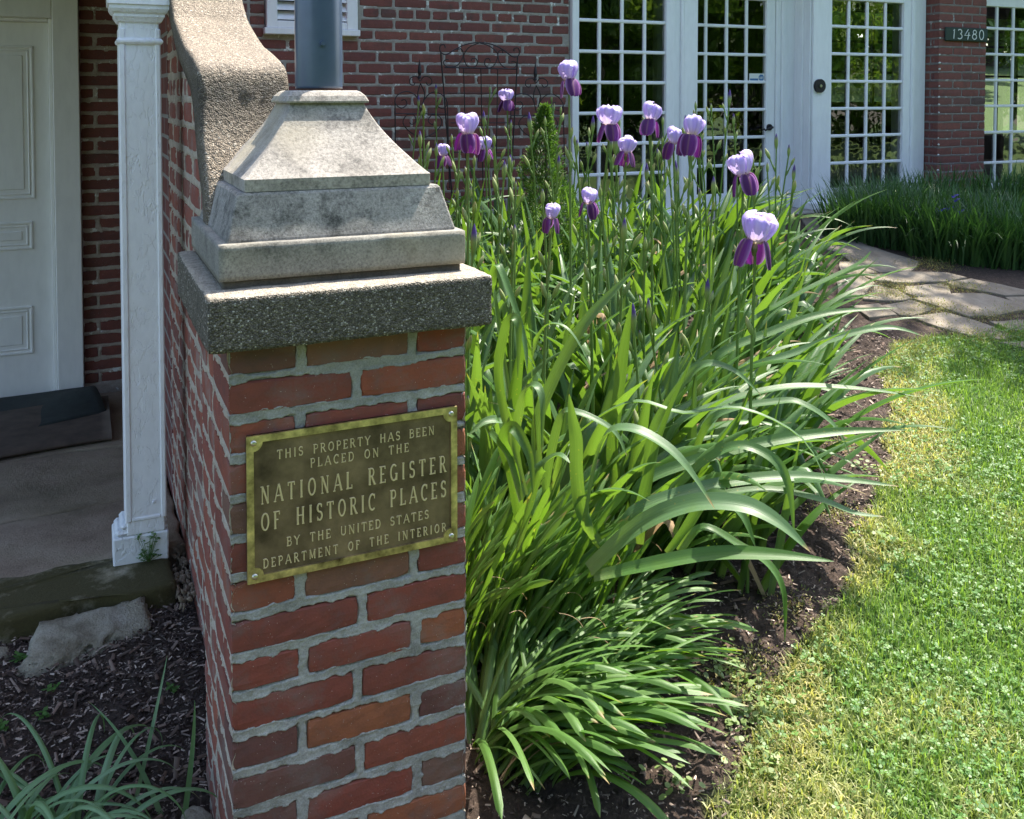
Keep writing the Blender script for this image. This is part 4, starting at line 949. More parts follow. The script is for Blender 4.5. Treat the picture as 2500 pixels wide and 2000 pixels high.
def block(nm, foot, z0, ztops, mat, seed, amp=.012, res=.012):
    """rough quarried block: four footprint corners, four top heights, faces broken and pitted"""
    n_ = 26; V = []; F = []; key = {}
    def P_(u, v, w_):
        a = [(1 - u) * (1 - v), u * (1 - v), u * v, (1 - u) * v]; x = sum(a[i] * foot[i][0] for i in range(4)); y = sum(a[i] * foot[i][1] for i in range(4)); zt = sum(a[i] * ztops[i] for i in range(4))
        return (x, y, z0 + (zt - z0) * w_)
    def vid(u, v, w_):
        k_ = (round(u, 4), round(v, 4), round(w_, 4))
        if k_ not in key: key[k_] = len(V); V.append((u, v, w_))
        return key[k_]
    m_ = 14
    for i in range(n_):
        for j in range(m_):
            a, b, c, d = i / n_, (i + 1) / n_, j / m_, (j + 1) / m_
            F.append((vid(a, c, 1), vid(b, c, 1), vid(b, d, 1), vid(a, d, 1)))
            F.append((vid(a, 0, c), vid(b, 0, c), vid(b, 0, d), vid(a, 0, d))); F.append((vid(b, 1, c), vid(a, 1, c), vid(a, 1, d), vid(b, 1, d)))
    for i in range(m_):
        for j in range(m_):
            a, b, c, d = i / m_, (i + 1) / m_, j / m_, (j + 1) / m_
            F.append((vid(0, b, c), vid(0, a, c), vid(0, a, d), vid(0, b, d))); F.append((vid(1, a, c), vid(1, b, c), vid(1, b, d), vid(1, a, d)))
    U = np.array(V); W3 = np.array([P_(*q) for q in V]); C3 = W3.mean(0)
    # chip the arrises
    e = np.stack([np.minimum(U[:, 0], 1 - U[:, 0]) * 2.2, np.minimum(U[:, 1], 1 - U[:, 1]), (1 - U[:, 2]) * .8], 1); e.sort(axis=1); ed = np.clip(1 - (e[:, 0] + e[:, 1]) / .16, 0, 1)
    nz = fbm(W3[:, 0] * 22 + W3[:, 2] * 15, W3[:, 1] * 22 - W3[:, 2] * 18, seed, 4) - .5; n2 = fbm(W3[:, 0] * 8 + W3[:, 2] * 11, W3[:, 1] * 8 + 5, seed + 3, 2) - .5
    d = W3 - C3; d /= np.linalg.norm(d, axis=1, keepdims=True)
    W3 = W3 + d * (nz * 2 * amp + n2 * amp * 1.6 - ed * amp * (1.2 + 2 * (nz > 0)))[:, None]
    return put(nm, mesh_np(nm, W3, np.array(F), mat, True))
o = block('rock', [(-.165, 2.495), (.165, 2.565), (.150, 2.690), (-.125, 2.672)], .05, [.178, .180, .215, .205], M['rock'], 4); tag(o, 'rough tan sandstone block lying on the mulch in front of the mossy kerb', 'rock')
o = rock('rock', (-.35, 2.62, .12), (.35, .12, .12), R(-4), 9, M['rock'], amp=.2); tag(o, 'partly buried grey stone at the left edge beneath the kerb', 'rock')
o = rock('rock', (.197, 1.99, .055), (.05, .06, .045), R(30), 14, M['rock'], amp=.2); tag(o, 'small round brown stone against the foot of the pillar', 'rock')
# pebbles in the gap between kerb and wall
m = MB(); r4 = random.Random(2)
for k in range(70):
    x = r4.uniform(.226, .264); y = r4.uniform(2.60, 2.92); s_ = r4.uniform(.003, .008); m.tube([(x - s_, y, .19 + r4.uniform(-.02, .02)), (x, y + s_ * .4, .19 + s_), (x + s_, y, .19)], lambda f, s_=s_: s_ * (.35 + .65 * math.sin(PI * f)), 6)
m.build('pebbles', M['porch_stone'], None, kind='stuff', smooth=True)
# mat folded on the porch
mt = thing('doormat', 'dark rubber doormat with a curled corner folded over itself below the white door', 'mat', (-.35, 4.5, .12))
nu, nv = 40, 26; V = []; F = []
def mat_pt(u, v, t_):    # u along the door, v from door to front
    X_ = -1.1 + u * (1.10 + .09 * v); Y_ = 5.02 - v * (.98 - .42 * u); zf = pfz(X_, Y_)
    z = zf + .050 + .020 * math.sin(u * 7 + v * 2) * v - .02 * v * v + .06 * math.exp(-((u - 1) ** 2 * 30)) * math.exp(-((v - .55) ** 2) * 8) + t_
    return (X_, Y_, z)
for t_ in (0, -.012):
    for j in range(nv + 1):
        for i in range(nu + 1): V.append(mat_pt(i / nu, j / nv, t_))
s_ = (nu + 1)
for l in (0, 1):
    o_ = l * s_ * (nv + 1)
    for j in range(nv):
        for i in range(nu): f = (o_ + j * s_ + i, o_ + (j + 1) * s_ + i, o_ + (j + 1) * s_ + i + 1, o_ + j * s_ + i + 1); F.append(f if l == 0 else f[::-1])
for i in range(nu): a = nv * s_ + i; b_ = a + s_ * (nv + 1); F.append((a, b_, b_ + 1, a + 1))
for j in range(nv): a = j * s_ + nu; b_ = a + s_ * (nv + 1); F.append((a, a + s_, b_ + s_, b_))
put('top_layer', mesh_py('top_layer', V, F, M['mat_rubber'], True), mt)
m = MB(); V = []; F = []
path = [(.06, 1.0), (.02, .62), (-.02, .3), (-.03, .0)]
pts = []
for k in range(15):
    a = PI * (k / 14) ; pts.append((-.045 * math.sin(a) * 1.1, .003 + .020 * (1 - math.cos(a))))     # rounded front fold
for i in range(31):
    u = i / 30; X_ = -1.1 + u * 1.20; Yf = 4.06 + .14 * u + .01 * math.sin(u * 9); zf = pfz(X_, Yf); hgt = 1.0 - .15 * u
    row = [(X_, Yf + .6, zf + .003)] + [(X_, Yf + p[0], zf + p[1] * hgt) for p in pts] + [(X_, Yf + .12, zf + .043 * hgt), (X_, Yf + .5, zf + .036)]
    V += row
n_ = len(row)
for i in range(30):
    for k in range(n_): k2 = (k + 1) % n_; F.append((i * n_ + k, (i + 1) * n_ + k, (i + 1) * n_ + k2, i * n_ + k2))
F.append(tuple(30 * n_ + k for k in range(n_))); put('folded_layer', mesh_py('folded_layer', V, F, M['mat_back'], True), mt)
# post
post = thing('porch_post', 'square white porch post with peeling paint and moulded capital, standing at the kerb', 'post', (.155, 2.85, .22))
PXa, PXb, PYa, PYb = .1035, .2075, 2.845, 2.945
m = MB()
n_ = 60; r5 = random.Random(3)
m.box(PXa, PXb, PYa, PYb, .30, 1.98, .004); shaft = m.build('shaft', M['post_paint'], post)
m = MB(); m.box(PXa - .003, PXa + .014, PYa - .004, PYb + .003, .34, 1.74, .003); m.box(PXb - .012, PXb + .003, PYa - .0038, PYb + .003, .34, 1.74, .003); m.box(PXa + .014, PXb - .012, PYa - .0035, PYa + .01, .34, .352, .003)
m.build('corner_strips', M['post_paint'], post)
m = MB()
def sqring(par, nm, rings, mat):
    V = []; F = []
    for e, z in rings: V += [(PXa - e, PYa - e, z), (PXb + e, PYa - e, z), (PXb + e, PYb + e, z), (PXa - e, PYb + e, z)]
    for i in range(len(rings) - 1):
        for k in range(4): k2 = (k + 1) % 4; F.append((i * 4 + k, i * 4 + k2, (i + 1) * 4 + k2, (i + 1) * 4 + k))
    L_ = (len(rings) - 1) * 4; F += [(3, 2, 1, 0), (L_, L_ + 1, L_ + 2, L_ + 3)]; return put(nm, mesh_py(nm, V, F, mat), par)
sqring(post, 'capital', [(.001, 1.755), (.006, 1.758), (.010, 1.766), (.014, 1.772), (.014, 1.779), (.020, 1.784), (.025, 1.793), (.025, 1.803), (.030, 1.805), (.030, 1.93), (.001, 1.94)], M['post_paint'])
sqring(post, 'collar', [(.001, 1.694), (.006, 1.696), (.009, 1.701), (.009, 1.706), (.005, 1.711), (.001, 1.713)], M['post_paint'])
m = MB(); m.box(.067, .215, 2.842, 2.96, .215, .300, .004); m.box(.072, .213, 2.846, 2.956, .300, .318, .008); m.box(.086, .211, 2.847, 2.953, .318, .336, .008); m.build('base', M['old_paint'], post)
m = MB(); bo = onY(375, 1225, PYa - .004); m.lathe((0, 0, 0), [(.0045, 0), (.004, .003), (.002, .0045)], 8); V = [(bo.x + x, PYa - .004 - z, bo.z + y) for x, y, z in m.V]; m.V = V; m.build('nail_head', M['post_paint'], post)
m = MB(); m.box(-1.5, .232, 2.80, 2.99, 1.98, 2.30, .004); bm_ = m.build('porch_beam', M['trim_paint']); tag(bm_, 'white beam carried by the porch post, above the view', 'beam')
m = MB(); m.box(-1.5, .23, 2.74, 5.35, 2.30, 2.42); o = m.build('porch_roof', M['roofing']); tag(o, 'low porch roof shading the front door', 'roof')

# ------------------------------------------------------------------ flagstone path
def c5(x, y): return (1900 + x / 2.875, 400 + y / 2.875)
def onG(px_, py_):
    d = ray(px_, py_); s_ = 1.0
    for _ in range(9000):
        p = _C + d * s_
        if p.z < G(p.x, p.y): return p
        s_ += .004
    return _C + d * 20
path_o = bpy.data.objects.new('flagstone_path', None); COL.objects.link(path_o); path_o['kind'] = 'structure'; path_o.location = (4.5, 4, .4)
ST = [[(440, 560), (620, 590), (980, 700), (930, 765), (700, 772), (520, 700), (430, 640)], [(430, 702), (518, 706), (695, 776), (590, 795), (450, 790)],
      [(610, 800), (900, 770), (1180, 778), (1320, 815), (1150, 842), (850, 848), (700, 835)], [(1185, 850), (1350, 822), (1560, 862), (1800, 915), (1800, 935), (1590, 935), (1400, 903), (1250, 878)],
      [(900, 880), (1130, 855), (1205, 882), (1215, 930), (1100, 945), (965, 945), (890, 915)], [(950, 965), (1240, 930), (1440, 925), (1650, 985), (1715, 1040), (1500, 1080), (1330, 1083), (1190, 1038), (1060, 998)],
      [(600, 965), (690, 870), (830, 900), (935, 962), (780, 975)], [(740, 1010), (940, 975), (1075, 1025), (1060, 1048), (930, 1078), (860, 1078)],
      [(950, 1092), (1180, 1057), (1400, 1122), (1640, 1218), (1560, 1250), (1330, 1215), (1140, 1163)], [(1490, 1122), (1850, 1115), (1850, 1185), (1640, 1180)],
      [(1540, 1272), (1900, 1255), (1900, 1340)], [(200, 520), (480, 500), (610, 575), (430, 628), (250, 600)], [(1600, 955), (1900, 950), (1900, 1090), (1740, 1050)], [(180, 400), (470, 380), (520, 480), (220, 505)], [(420, 800), (590, 805), (670, 850), (580, 950), (420, 960)], [(500, 1010), (700, 1000), (830, 1075), (640, 1090)]]
for i, pl in enumerate(ST):
    pts = [onG(*c5(*q)) for q in pl]
    c_ = sum((Vector((p.x, p.y)) for p in pts), Vector((0, 0))) / len(pts); pts = [c_ + (Vector((p.x, p.y)) - c_) * 1.035 for p in pts]
    slab_poly('paving_stone', [(p.x, p.y) for p in pts], lambda x, y: G(x, y) + .014, .05, M['flagstone'], path_o, 100 + i, .0022, .07, .004, False)

# ------------------------------------------------------------------ plant meshes
def bz(pts, n=18):     # smooth curve through points
    P = [Vector(p) for p in pts]; out = []
    for i in range(len(P) - 1):
        p0 = P[max(i - 1, 0)]; p1 = P[i]; p2 = P[i + 1]; p3 = P[min(i + 2, len(P) - 1)]
        for k in range(n // (len(P) - 1) + 2):
            t = k / (n // (len(P) - 1) + 2); out.append(.5 * ((2 * p1) + (-p0 + p2) * t + (2 * p0 - 5 * p1 + 4 * p2 - p3) * t * t + (-p0 + 3 * p1 - 3 * p2 + p3) * t ** 3))
    out.append(P[-1]); return out

def ribbon(name, L, W, a0, bend, p=1.5, tipf=.35, fold=.25, basew=.7, nseg=14, twist=0.0, kink=None, blunt=False, mat=None, side=0.0, wav=0):
    """blade growing from the origin, arching towards +x; a0 start angle from vertical, bend total extra angle"""
    V = []; UV = []; pos = np.zeros(3); prev = 0
    for i in range(nseg + 1):
        s_ = i / nseg; a = a0 + bend * s_ ** p
        if kink and s_ > kink[0]: a += kink[1] * min(1, (s_ - kink[0]) / .1)
        if i: pos = pos + np.array([math.sin(a), side * s_, math.cos(a)]) * L / nseg
        w_ = W * (basew + (1 - basew) * min(1, s_ / .3))
        if s_ > 1 - tipf:
            q = (s_ - (1 - tipf)) / tipf; w_ *= math.sqrt(max(0, 1 - q ** 2.6)) if blunt else (1 - q ** 1.5)
        w_ = max(w_, .0006); tw = twist * s_
        nx_, nz_ = math.cos(a), -math.sin(a)       # normal in the bending plane
        for k, c in enumerate((-1, -.5, 0, .5, 1)):
            dy = c * w_ / 2; dn = fold * w_ * (abs(c) - .5) + wav * math.sin(s_ * 17 + c) * w_
            V.append((pos[0] + nx_ * dn + math.sin(tw) * dy * nx_, pos[1] + dy * math.cos(tw), pos[2] + nz_ * dn + math.sin(tw) * dy * nz_)); UV.append((k / 4, s_))
    F = []
    for i in range(nseg):
        for k in range(4): F.append((i * 5 + k, i * 5 + k + 1, (i + 1) * 5 + k + 1, (i + 1) * 5 + k))
    return mesh_np(name, V, F, mat, True, uv=UV)
rr = random.Random(11)
IL = []
for i in range(34):
    t = i / 33
    if i % 3 == 0: IL.append(ribbon('leaf', rr.uniform(.50, .70), rr.uniform(.042, .056), R(rr.uniform(4, 40)), R(rr.uniform(4, 26)), 1.6, .5, .3, .75, 14, R(rr.uniform(-30, 30)), mat=M['iris_leaf']))
    elif i % 3 == 1: IL.append(ribbon('leaf', rr.uniform(.58, .80), rr.uniform(.042, .058), R(rr.uniform(14, 38)), R(rr.uniform(35, 95)), rr.uniform(1.3, 2.2), .5, .28, .7, 18, R(rr.uniform(-40, 40)), side=rr.uniform(-.2, .2), mat=M['iris_leaf']))
    else: IL.append(ribbon('leaf', rr.uniform(.52, .74), rr.uniform(.038, .054), R(rr.uniform(10, 35)), R(rr.uniform(20, 60)), 1.6, .5, .28, .7, 18, R(rr.uniform(-60, 60)), kink=(rr.uniform(.5, .75), R(rr.uniform(40, 90))) if rr.random() < .45 else None, mat=M['iris_leaf']))
UP = [m_ for i, m_ in enumerate(IL) if i % 3 == 0]; AR = [m_ for i, m_ in enumerate(IL) if i % 3 == 1]; MX = [m_ for i, m_ in enumerate(IL) if i % 3 == 2]
DL = [ribbon('leaf', rr.uniform(.40, .56), rr.uniform(.013, .019), R(rr.uniform(3, 20)), R(rr.uniform(8, 50)), rr.uniform(1.3, 2), .12, .3, .8, 12, R(rr.uniform(-90, 90)), blunt=True, mat=M['daff_leaf']) for _ in range(12)]
DA = [ribbon('leaf', rr.uniform(.33, .46), rr.uniform(.013, .020), R(rr.uniform(20, 45)), R(rr.uniform(40, 85)), rr.uniform(1.0, 1.6), .14, .3, .8, 14, R(rr.uniform(-50, 50)), blunt=True, mat=M['daff_leaf']) for _ in range(12)]
LL = [ribbon('leaf', rr.uniform(.34, .52), rr.uniform(.010, .016), R(rr.uniform(8, 30)), R(rr.uniform(100, 165)), rr.uniform(1.6, 3.0), .5, .3, .8, 22, R(rr.uniform(-20, 20)), mat=M['lily_leaf']) for _ in range(8)]
def add_leaf(parent, me, az, sc=1.0, loc=(0, 0, 0), tilt=0.0, name='leaf', roll=0):
    o = bpy.data.objects.new(name, me); COL.objects.link(o); o.parent = parent; o.location = loc; o.rotation_euler = (roll, tilt, az); o.scale = (sc, sc * random.uniform(.9, 1.1), sc); return o
def spindle(m_, base, dirv, L, r, n=6, bend=None):
    d = Vector(dirv).normalized(); b = Vector(base); pts = []
    for i in range(8):
        f = i / 7; pts.append(b + d * L * f + (Vector(bend) * f * f if bend else Vector((0, 0, 0))))
    m_.tube(pts, lambda f: max(.0006, r * (math.sin(PI * min(1, f * .92 + .08)) ** .8)), n)
def bud_mesh(L, r, purple, seed):
    m_ = MB(); spindle(m_, (0, 0, 0), (0, 0, 1), L, r, 7); A = np.array(m_.V); f = A[:, 2] / L; r3 = random.Random(seed)
    g1 = np.array([.20, .32, .08]); g2 = np.array([.34, .42, .16]); pp = np.array([.10, .06, .26]); pk = np.array([.34, .30, .20])
    T = g1 + (g2 - g1) * np.clip(f * 1.3, 0, 1)[:, None]
    if purple > 0: k = np.clip((f - (1 - purple)) / .15, 0, 1)[:, None]; T = T * (1 - k) + pp * k
    else: k = np.clip((f - .6) / .3, 0, 1)[:, None] * .6; T = T * (1 - k) + pk * k
    F = [list(q) for q in m_.F if len(q) == 4]
    return mesh_np('bud', A, F, M['petal'], True, tint=T)
BUDS = [bud_mesh(.085, .0095, .5, 1), bud_mesh(.075, .009, .35, 2), bud_mesh(.060, .008, 0, 3), bud_mesh(.055, .0085, 0, 4), bud_mesh(.05, .007, .2, 5)]
def petal_mesh(kind, seed):
    r3 = random.Random(seed); nu_, nv_ = 12, 12; V = []; T = []
    for j in range(nv_ + 1):
        v = j / nv_
        for i in range(nu_ + 1):
            u = i / nu_ * 2 - 1
            if kind == 'up':      # standard: cupped, arching inward at the top
                wv = .035 * (math.sin(PI * (.08 + v * .66)) ** .8); rad = .006 + .029 * math.sin(PI * min(1, .04 + v * .94)) ** .75
                z = .074 * math.sin(v * PI * .50); cup = .55 * wv * u * u; ruf = .0045 * math.sin(u * 8 + seed) * v + .004 * math.sin(u * 14 + seed * 2) * (v * v + abs(u) * v * .8)
                V.append((rad - cup * (1 - .2 * v) + ruf, u * wv, z + .004 * math.sin(u * 11 + seed) * v - .012 * u * u * v))
                mid = np.exp(-(u * 4) ** 2); c = (np.array([.53, .45, .80]) + np.array([.12, .13, .06]) * max(0, abs(u) - .5) * 2 * v + .06 * math.sin(u * 31 + seed) * np.array([1, 1, .4])) * (1 - .12 * mid) ; yb_ = max(0, 1 - v * 5); c = c * (1 - yb_) + np.array([.6, .5, .25]) * yb_
                T.append(c + .05 * math.sin(u * 23 + seed))
            else:                 # fall: goes out then hangs
                wv = .006 + .0215 * (math.sin(PI * min(1, max(0, (v - .18)) / .88)) ** .6 if v > .18 else .12); ang = v * 1.15
                x = .010 + .040 * math.sin(min(ang, PI / 2) * 1.3); z = .010 * math.sin(v * 5) - .058 * max(0, v - .22) ** 1.15 * 1.15
                x += -.004 * v; x -= .30 * wv * u * u
                V.append((x + .0018 * math.sin(u * 8 + seed), u * wv, z + .0015 * math.sin(u * 12)))
                edge = max(0, (abs(u) - .78) / .22); c = np.array([.10, .010, .14]) * (1 + .35 * math.sin(u * 40)) ; c = c * (1 - edge * .8) + np.array([.48, .26, .58]) * edge * .8
                k = max(0, 1 - v * 3.3); c = c * (1 - k) + np.array([.62, .50, .26]) * k
                if abs(u) < .07: c = c * .8 + np.array([.5, .35, .12]) * .2
                T.append(c)
    F = []
    for j in range(nv_):
        for i in range(nu_): a = j * (nu_ + 1) + i; F.append((a, a + 1, a + nu_ + 2, a + nu_ + 1))
    return mesh_np('petal', V, F, M['petal'], True, tint=np.array(T))
STD = [petal_mesh('up', s) for s in (1, 2, 3, 4)]; FALL = [petal_mesh('down', s) for s in (1, 2, 3, 4)]
def stem_mesh(h, lean, seed, nb):
    """scape with short branches; returns mesh and bud spots"""
    r3 = random.Random(seed); m_ = MB(); P_ = []
    for i in range(9): f = i / 8; P_.append(Vector((lean * f * f * h, .012 * math.sin(f * 5 + seed), h * f)))
    m_.tube(P_, .0052, 6, .0038); spots = [(P_[-1], Vector((lean * .5, 0, 1)), 0)]
    for b in range(nb):
        f = .93 - b * .13 - r3.uniform(0, .04); base = Vector((lean * f * f * h, .012 * math.sin(f * 5 + seed), h * f)); az = b * 2.4 + seed; L = r3.uniform(.02, .07)
        d = Vector((math.cos(az) * .45, math.sin(az) * .45, 1)).normalized(); tip = base + d * L; m_.tube([base, base + d * L * .5 + Vector((0, 0, -.003)), tip], .0034, 5); spots.append((tip, d, 1))
        # papery bract
        spindle(m_, base - d * .004, d, .05, .0055, 5)
    F = [list(q) for q in m_.F if len(q) == 4]; A = np.array(m_.V)
    return mesh_np('flower_stem', A, F, M['stem'], True, uv=np.stack([A[:, 0] * 0 + .5, A[:, 2] * 0 + .5], -1)), spots
STEMS = [stem_mesh(1.0, rr.uniform(-.08, .08), s, 2 + s % 3) for s in range(9)]
def add_stem(plant, h, az, loc=(0, 0, 0), flower=None, tilt=0, fs=1.0):
    me, spots = random.choice(STEMS); s_ = bpy.data.objects.new('flower_stem', me); COL.objects.link(s_); s_.parent = plant; s_.location = loc; s_.rotation_euler = (tilt, 0, az); s_.scale = (1, 1, 1)
    # stems are a metre long: sink the foot so the head is at height h
    s_.location = (loc[0], loc[1], loc[2] + h - 1.0)
    for (p, d, lat) in spots:
        if p.z < 1.0 - h + .1: continue
        if not lat and flower is not None: continue
        b = bpy.data.objects.new('bud', BUDS[random.choice((0, 1, 4)) if not lat else random.choice((2, 3, 2, 4))]); COL.objects.link(b); b.parent = s_; b.location = p
        b.rotation_euler = d.to_track_quat('Z', 'Y').to_euler(); k = random.uniform(.8, 1.15); b.scale = (k, k, k)
    return s_, spots[0][0]
def add_flower(plant, loc, az, sc, tilt=(0, 0)):
    """flower > petals; loc is the throat of the flower relative to the plant"""
    f = MB(); spindle(f, (0, 0, -.034), (0, 0, 1), .042, .0085, 8); F = [list(q) for q in f.F if len(q) == 4]; A = np.array(f.V)
    T = np.tile(np.array([[.22, .28, .09]]), (len(A), 1)); T[A[:, 2] > -.012] = (.45, .36, .2)
    fo = bpy.data.objects.new('flower', mesh_np('flower', A, F, M['petal'], True, tint=T)); COL.objects.link(fo); fo.parent = plant; fo.location = loc; fo.rotation_euler = (tilt[0], tilt[1], az); fo.scale = (sc, sc, sc)
    for k in range(3):
        for lst, da, nm in ((STD, 60, 'upright_petal'), (FALL, 0, 'hanging_petal')):
            p = bpy.data.objects.new(nm, random.choice(lst)); COL.objects.link(p); p.parent = fo; p.rotation_euler = (random.uniform(-.15, .15), random.uniform(-.2, .2), R(120 * k + da + random.uniform(-16, 16))); q = random.uniform(.92, 1.1); p.scale = (q, q * 1.05, q)
    return fo
DRY = []
for q_ in (AR[0], MX[1], AR[4]):
    c_ = q_.copy(); c_.materials.clear(); c_.materials.append(M['dry_leaf']); DRY.append(c_)
# ------------------------------------------------------------------ bearded irises in the bed
random.seed(23)
def leaf_fan(pl, n, az0, outward=None, big=1.0, arch=.5, spread=100):
    for i in range(n):
        az = az0 + R(random.uniform(-spread, spread)) if outward is None else outward + R(random.uniform(-spread, spread))
        q = random.random(); me = random.choice(AR if q < arch else (MX if q < arch + .25 else UP))
        dead = random.random() < .035
        add_leaf(pl, random.choice(DRY) if dead else me, az, big * random.uniform(.72, 1.05) * (.8 if dead else 1), (random.uniform(-.05, .05), random.uniform(-.05, .05), -.015))
BEDX = [1.25, 1.80, 2.22, 2.62, 3.02, 3.40, 3.75]
def bed_ok(x, y):
    if y < 1.95 or y > 4.75: return False
    if y < 2.45 and x < 1.25: return False
    if y < 2.25 and x < 1.5: return False
    if x < .52: return False
    fx = [2.0, 2.25, 2.6, 3.0, 3.5, 4.0, 4.8]; xmax = BEDX
    return x < np.interp(y, fx, xmax)
spots_, tries = [], 0
while len(spots_) < 150 and tries < 40000:
    tries += 1; x = random.uniform(.55, 3.5); y = random.uniform(2.05, 4.7)
    if bed_ok(x, y) and all((x - a) ** 2 + (y - b) ** 2 > .135 ** 2 for a, b in spots_): spots_.append((x, y))
iris_label = 'bearded iris plant with sword leaves and budded stems but no open flower, in the bed behind the pillar'
for (x, y) in spots_:
    zone = ['beside the pillar', 'before the arched trellis', 'before the conifer', 'before the left window', 'below the white mullion', 'before the door handle side', 'towards the path'][int(np.searchsorted([.30, .38, .46, .56, .66, .80], x / y))]
    row = 'in the front row' if y < 2.6 else ('in the second row' if y < 3.1 else ('mid bed' if y < 3.5 else ('behind the middle' if y < 4.1 else 'at the back')))
    pl = thing('iris_plant', '', 'iris', (x, y, G(x, y)), 'bearded irises growing in the bed behind the pillar')
    edge = np.interp(y, [2.0, 2.25, 2.6, 3.0, 3.5, 4.0, 4.8], BEDX) - x; front = y < 2.0 + (x - .8) * .55 + .25
    outer = edge < .45 or front
    leaf_fan(pl, random.randint(8, 11) if outer else random.randint(6, 8), random.uniform(0, 6.28), outward=(R(-25) if outer else None), arch=.42 if outer else .2, spread=70 if outer else 180, big=1.08 if outer else 1.0)
    n_st = ((1 if random.random() < .22 else 0) if outer and y < 2.9 else random.choice((0, 1, 1, 1)))
    for k in range(n_st):
        add_stem(pl, random.uniform(.68, .96) * (1.0 if y > 2.5 else .85), random.uniform(0, 6.28), (random.uniform(-.05, .05), random.uniform(-.05, .05), 0), tilt=random.uniform(-.05, .05))
    pl['label'] = ('%s iris plant with %s, %s %s' % ('wide spreading' if outer else 'upright', 'closed buds' if n_st else 'leaves only', row, zone))
# flowering plants, surveyed from the photograph: (x, y of the throat in the photo, distance, size, label)
FL = [(1198, 172, 3.75, 1.10, 'tallest open iris, lavender over violet, above all others at the left window edge', 25),
      (985, 285, 3.1, 1.0, 'open lavender iris nearest the stone pillar cap, in front of the trellis', 0),
      (1283, 266, 3.5, 1.03, 'open lavender and violet iris, leftmost of the group before the left window', 30),
      (1370, 257, 3.6, 1.0, 'open iris with a broad violet petal, upper right of the group before the left window', 80),
      (1455, 287, 3.35, 1.05, 'palest iris bloom, before the white board between left window and door', 100),
      (1418, 304, 3.7, .95, 'lavender iris bloom just left of and partly behind the palest iris', 200),
      (1318, 324, 3.45, .85, 'small lavender and violet iris bloom below the group in front of the left window', 60),
      (1565, 372, 3.05, 1.1, 'large lavender iris bloom with dark violet petals before the lower panes of the recessed door', 15),
      (1590, 512, 2.6, 1.13, 'lowest and nearest open iris, lavender over two dark violet petals, above the arching leaves', 50),
      (1238, 430, 3.0, .72, 'small half opened lavender iris low among the buds beside the dwarf conifer', 20),
      (1160, 462, 2.9, .65, 'pale crumpled lavender iris bloom low among the stems in front of the conifer', 70)]
for (dx, dy, s_, sc, lab, az) in FL:
    p = atd(dx * 1.1596, dy * 1.1596, s_); gx, gy = p.x + random.uniform(-.04, .04), p.y + random.uniform(-.02, .05); g = G(gx, gy)
    pl = thing('iris_plant', lab, 'iris', (gx, gy, g), 'open bearded irises'); rel = p - Vector((gx, gy, g)); h = rel.z - .03
    m = MB(); P_ = [Vector((0, 0, 0)), Vector((rel.x * .1, rel.y * .1, h * .35)), Vector((rel.x * .5, rel.y * .5, h * .72)), Vector((rel.x, rel.y, h))]
    m.tube(P_, .0058, 6, .0042); spindle(m, P_[2], (.3, .1, 1), .06, .006); F = [list(q) for q in m.F if len(q) == 4]; A = np.array(m.V)
    so = put('flower_stem', mesh_np('flower_stem', A, F, M['stem'], True, uv=np.full((len(A), 2), .5)), pl, loc=(0, 0, 0))
    for f, a in ((.80, 1.2), (.68, 4.0)):
        b = bpy.data.objects.new('bud', random.choice(BUDS[2:])); COL.objects.link(b); b.parent = so; q = P_[2].lerp(P_[3], (f - .6) * 2); b.location = q + Vector((.008 * math.cos(a), .008 * math.sin(a), 0)); b.rotation_euler = (.3 * math.sin(a), .35 * math.cos(a), 0)
    add_flower(pl, rel, R(az - 115), sc * .96, (random.uniform(-.12, .12), random.uniform(-.12, .12)))
    leaf_fan(pl, 5, random.uniform(0, 6.28), arch=.3, spread=180, big=.95)
# the big front leaves whose curves stand out in the photograph, each grown from a plant at the bed's front
def hero(parent, pts, d0, d1, w, name='leaf', mat=None, tw=.6, tip=.4):
    P = [atd(a * 1.1596, b * 1.1596, d0 + (d1 - d0) * i / (len(pts) - 1)) for i, (a, b) in enumerate(pts)]
    rv_ = Vector((random.uniform(-1, 1), random.uniform(-1, 1), random.uniform(-.3, .3))); C_ = bz([tuple(p) for p in P], 20); n_ = len(C_) - 1; V = []; UV = []
    for i, p in enumerate(C_):
        f = i / n_; t_ = (C_[min(i + 1, n_)] - C_[max(i - 1, 0)]).normalized(); v = (p - _C).normalized(); nd_ = Vector((0, 0, .9)) - v * .45 + rv_ * .45; nd_ = nd_ - t_ * nd_.dot(t_); nn = nd_.normalized(); s_ = t_.cross(nn).normalized()
        wd = w * .86 * (.72 + .28 * min(1, f / .3)) * (1 - max(0, (f - (1 - tip)) / tip) ** 1.6) * .5 + .0004
        for c in (-1, -.5, 0, .5, 1): q = p + s_ * wd * c + nn * wd * .35 * (abs(c) - .5); V.append(tuple(q)); UV.append(((c + 1) / 2, f))
    F = [(i * 5 + k, i * 5 + k + 1, (i + 1) * 5 + k + 1, (i + 1) * 5 + k) for i in range(n_) for k in range(4)]
    o = put(name, mesh_np(name, V, F, mat or M['iris_leaf'], True, uv=UV), parent); return o
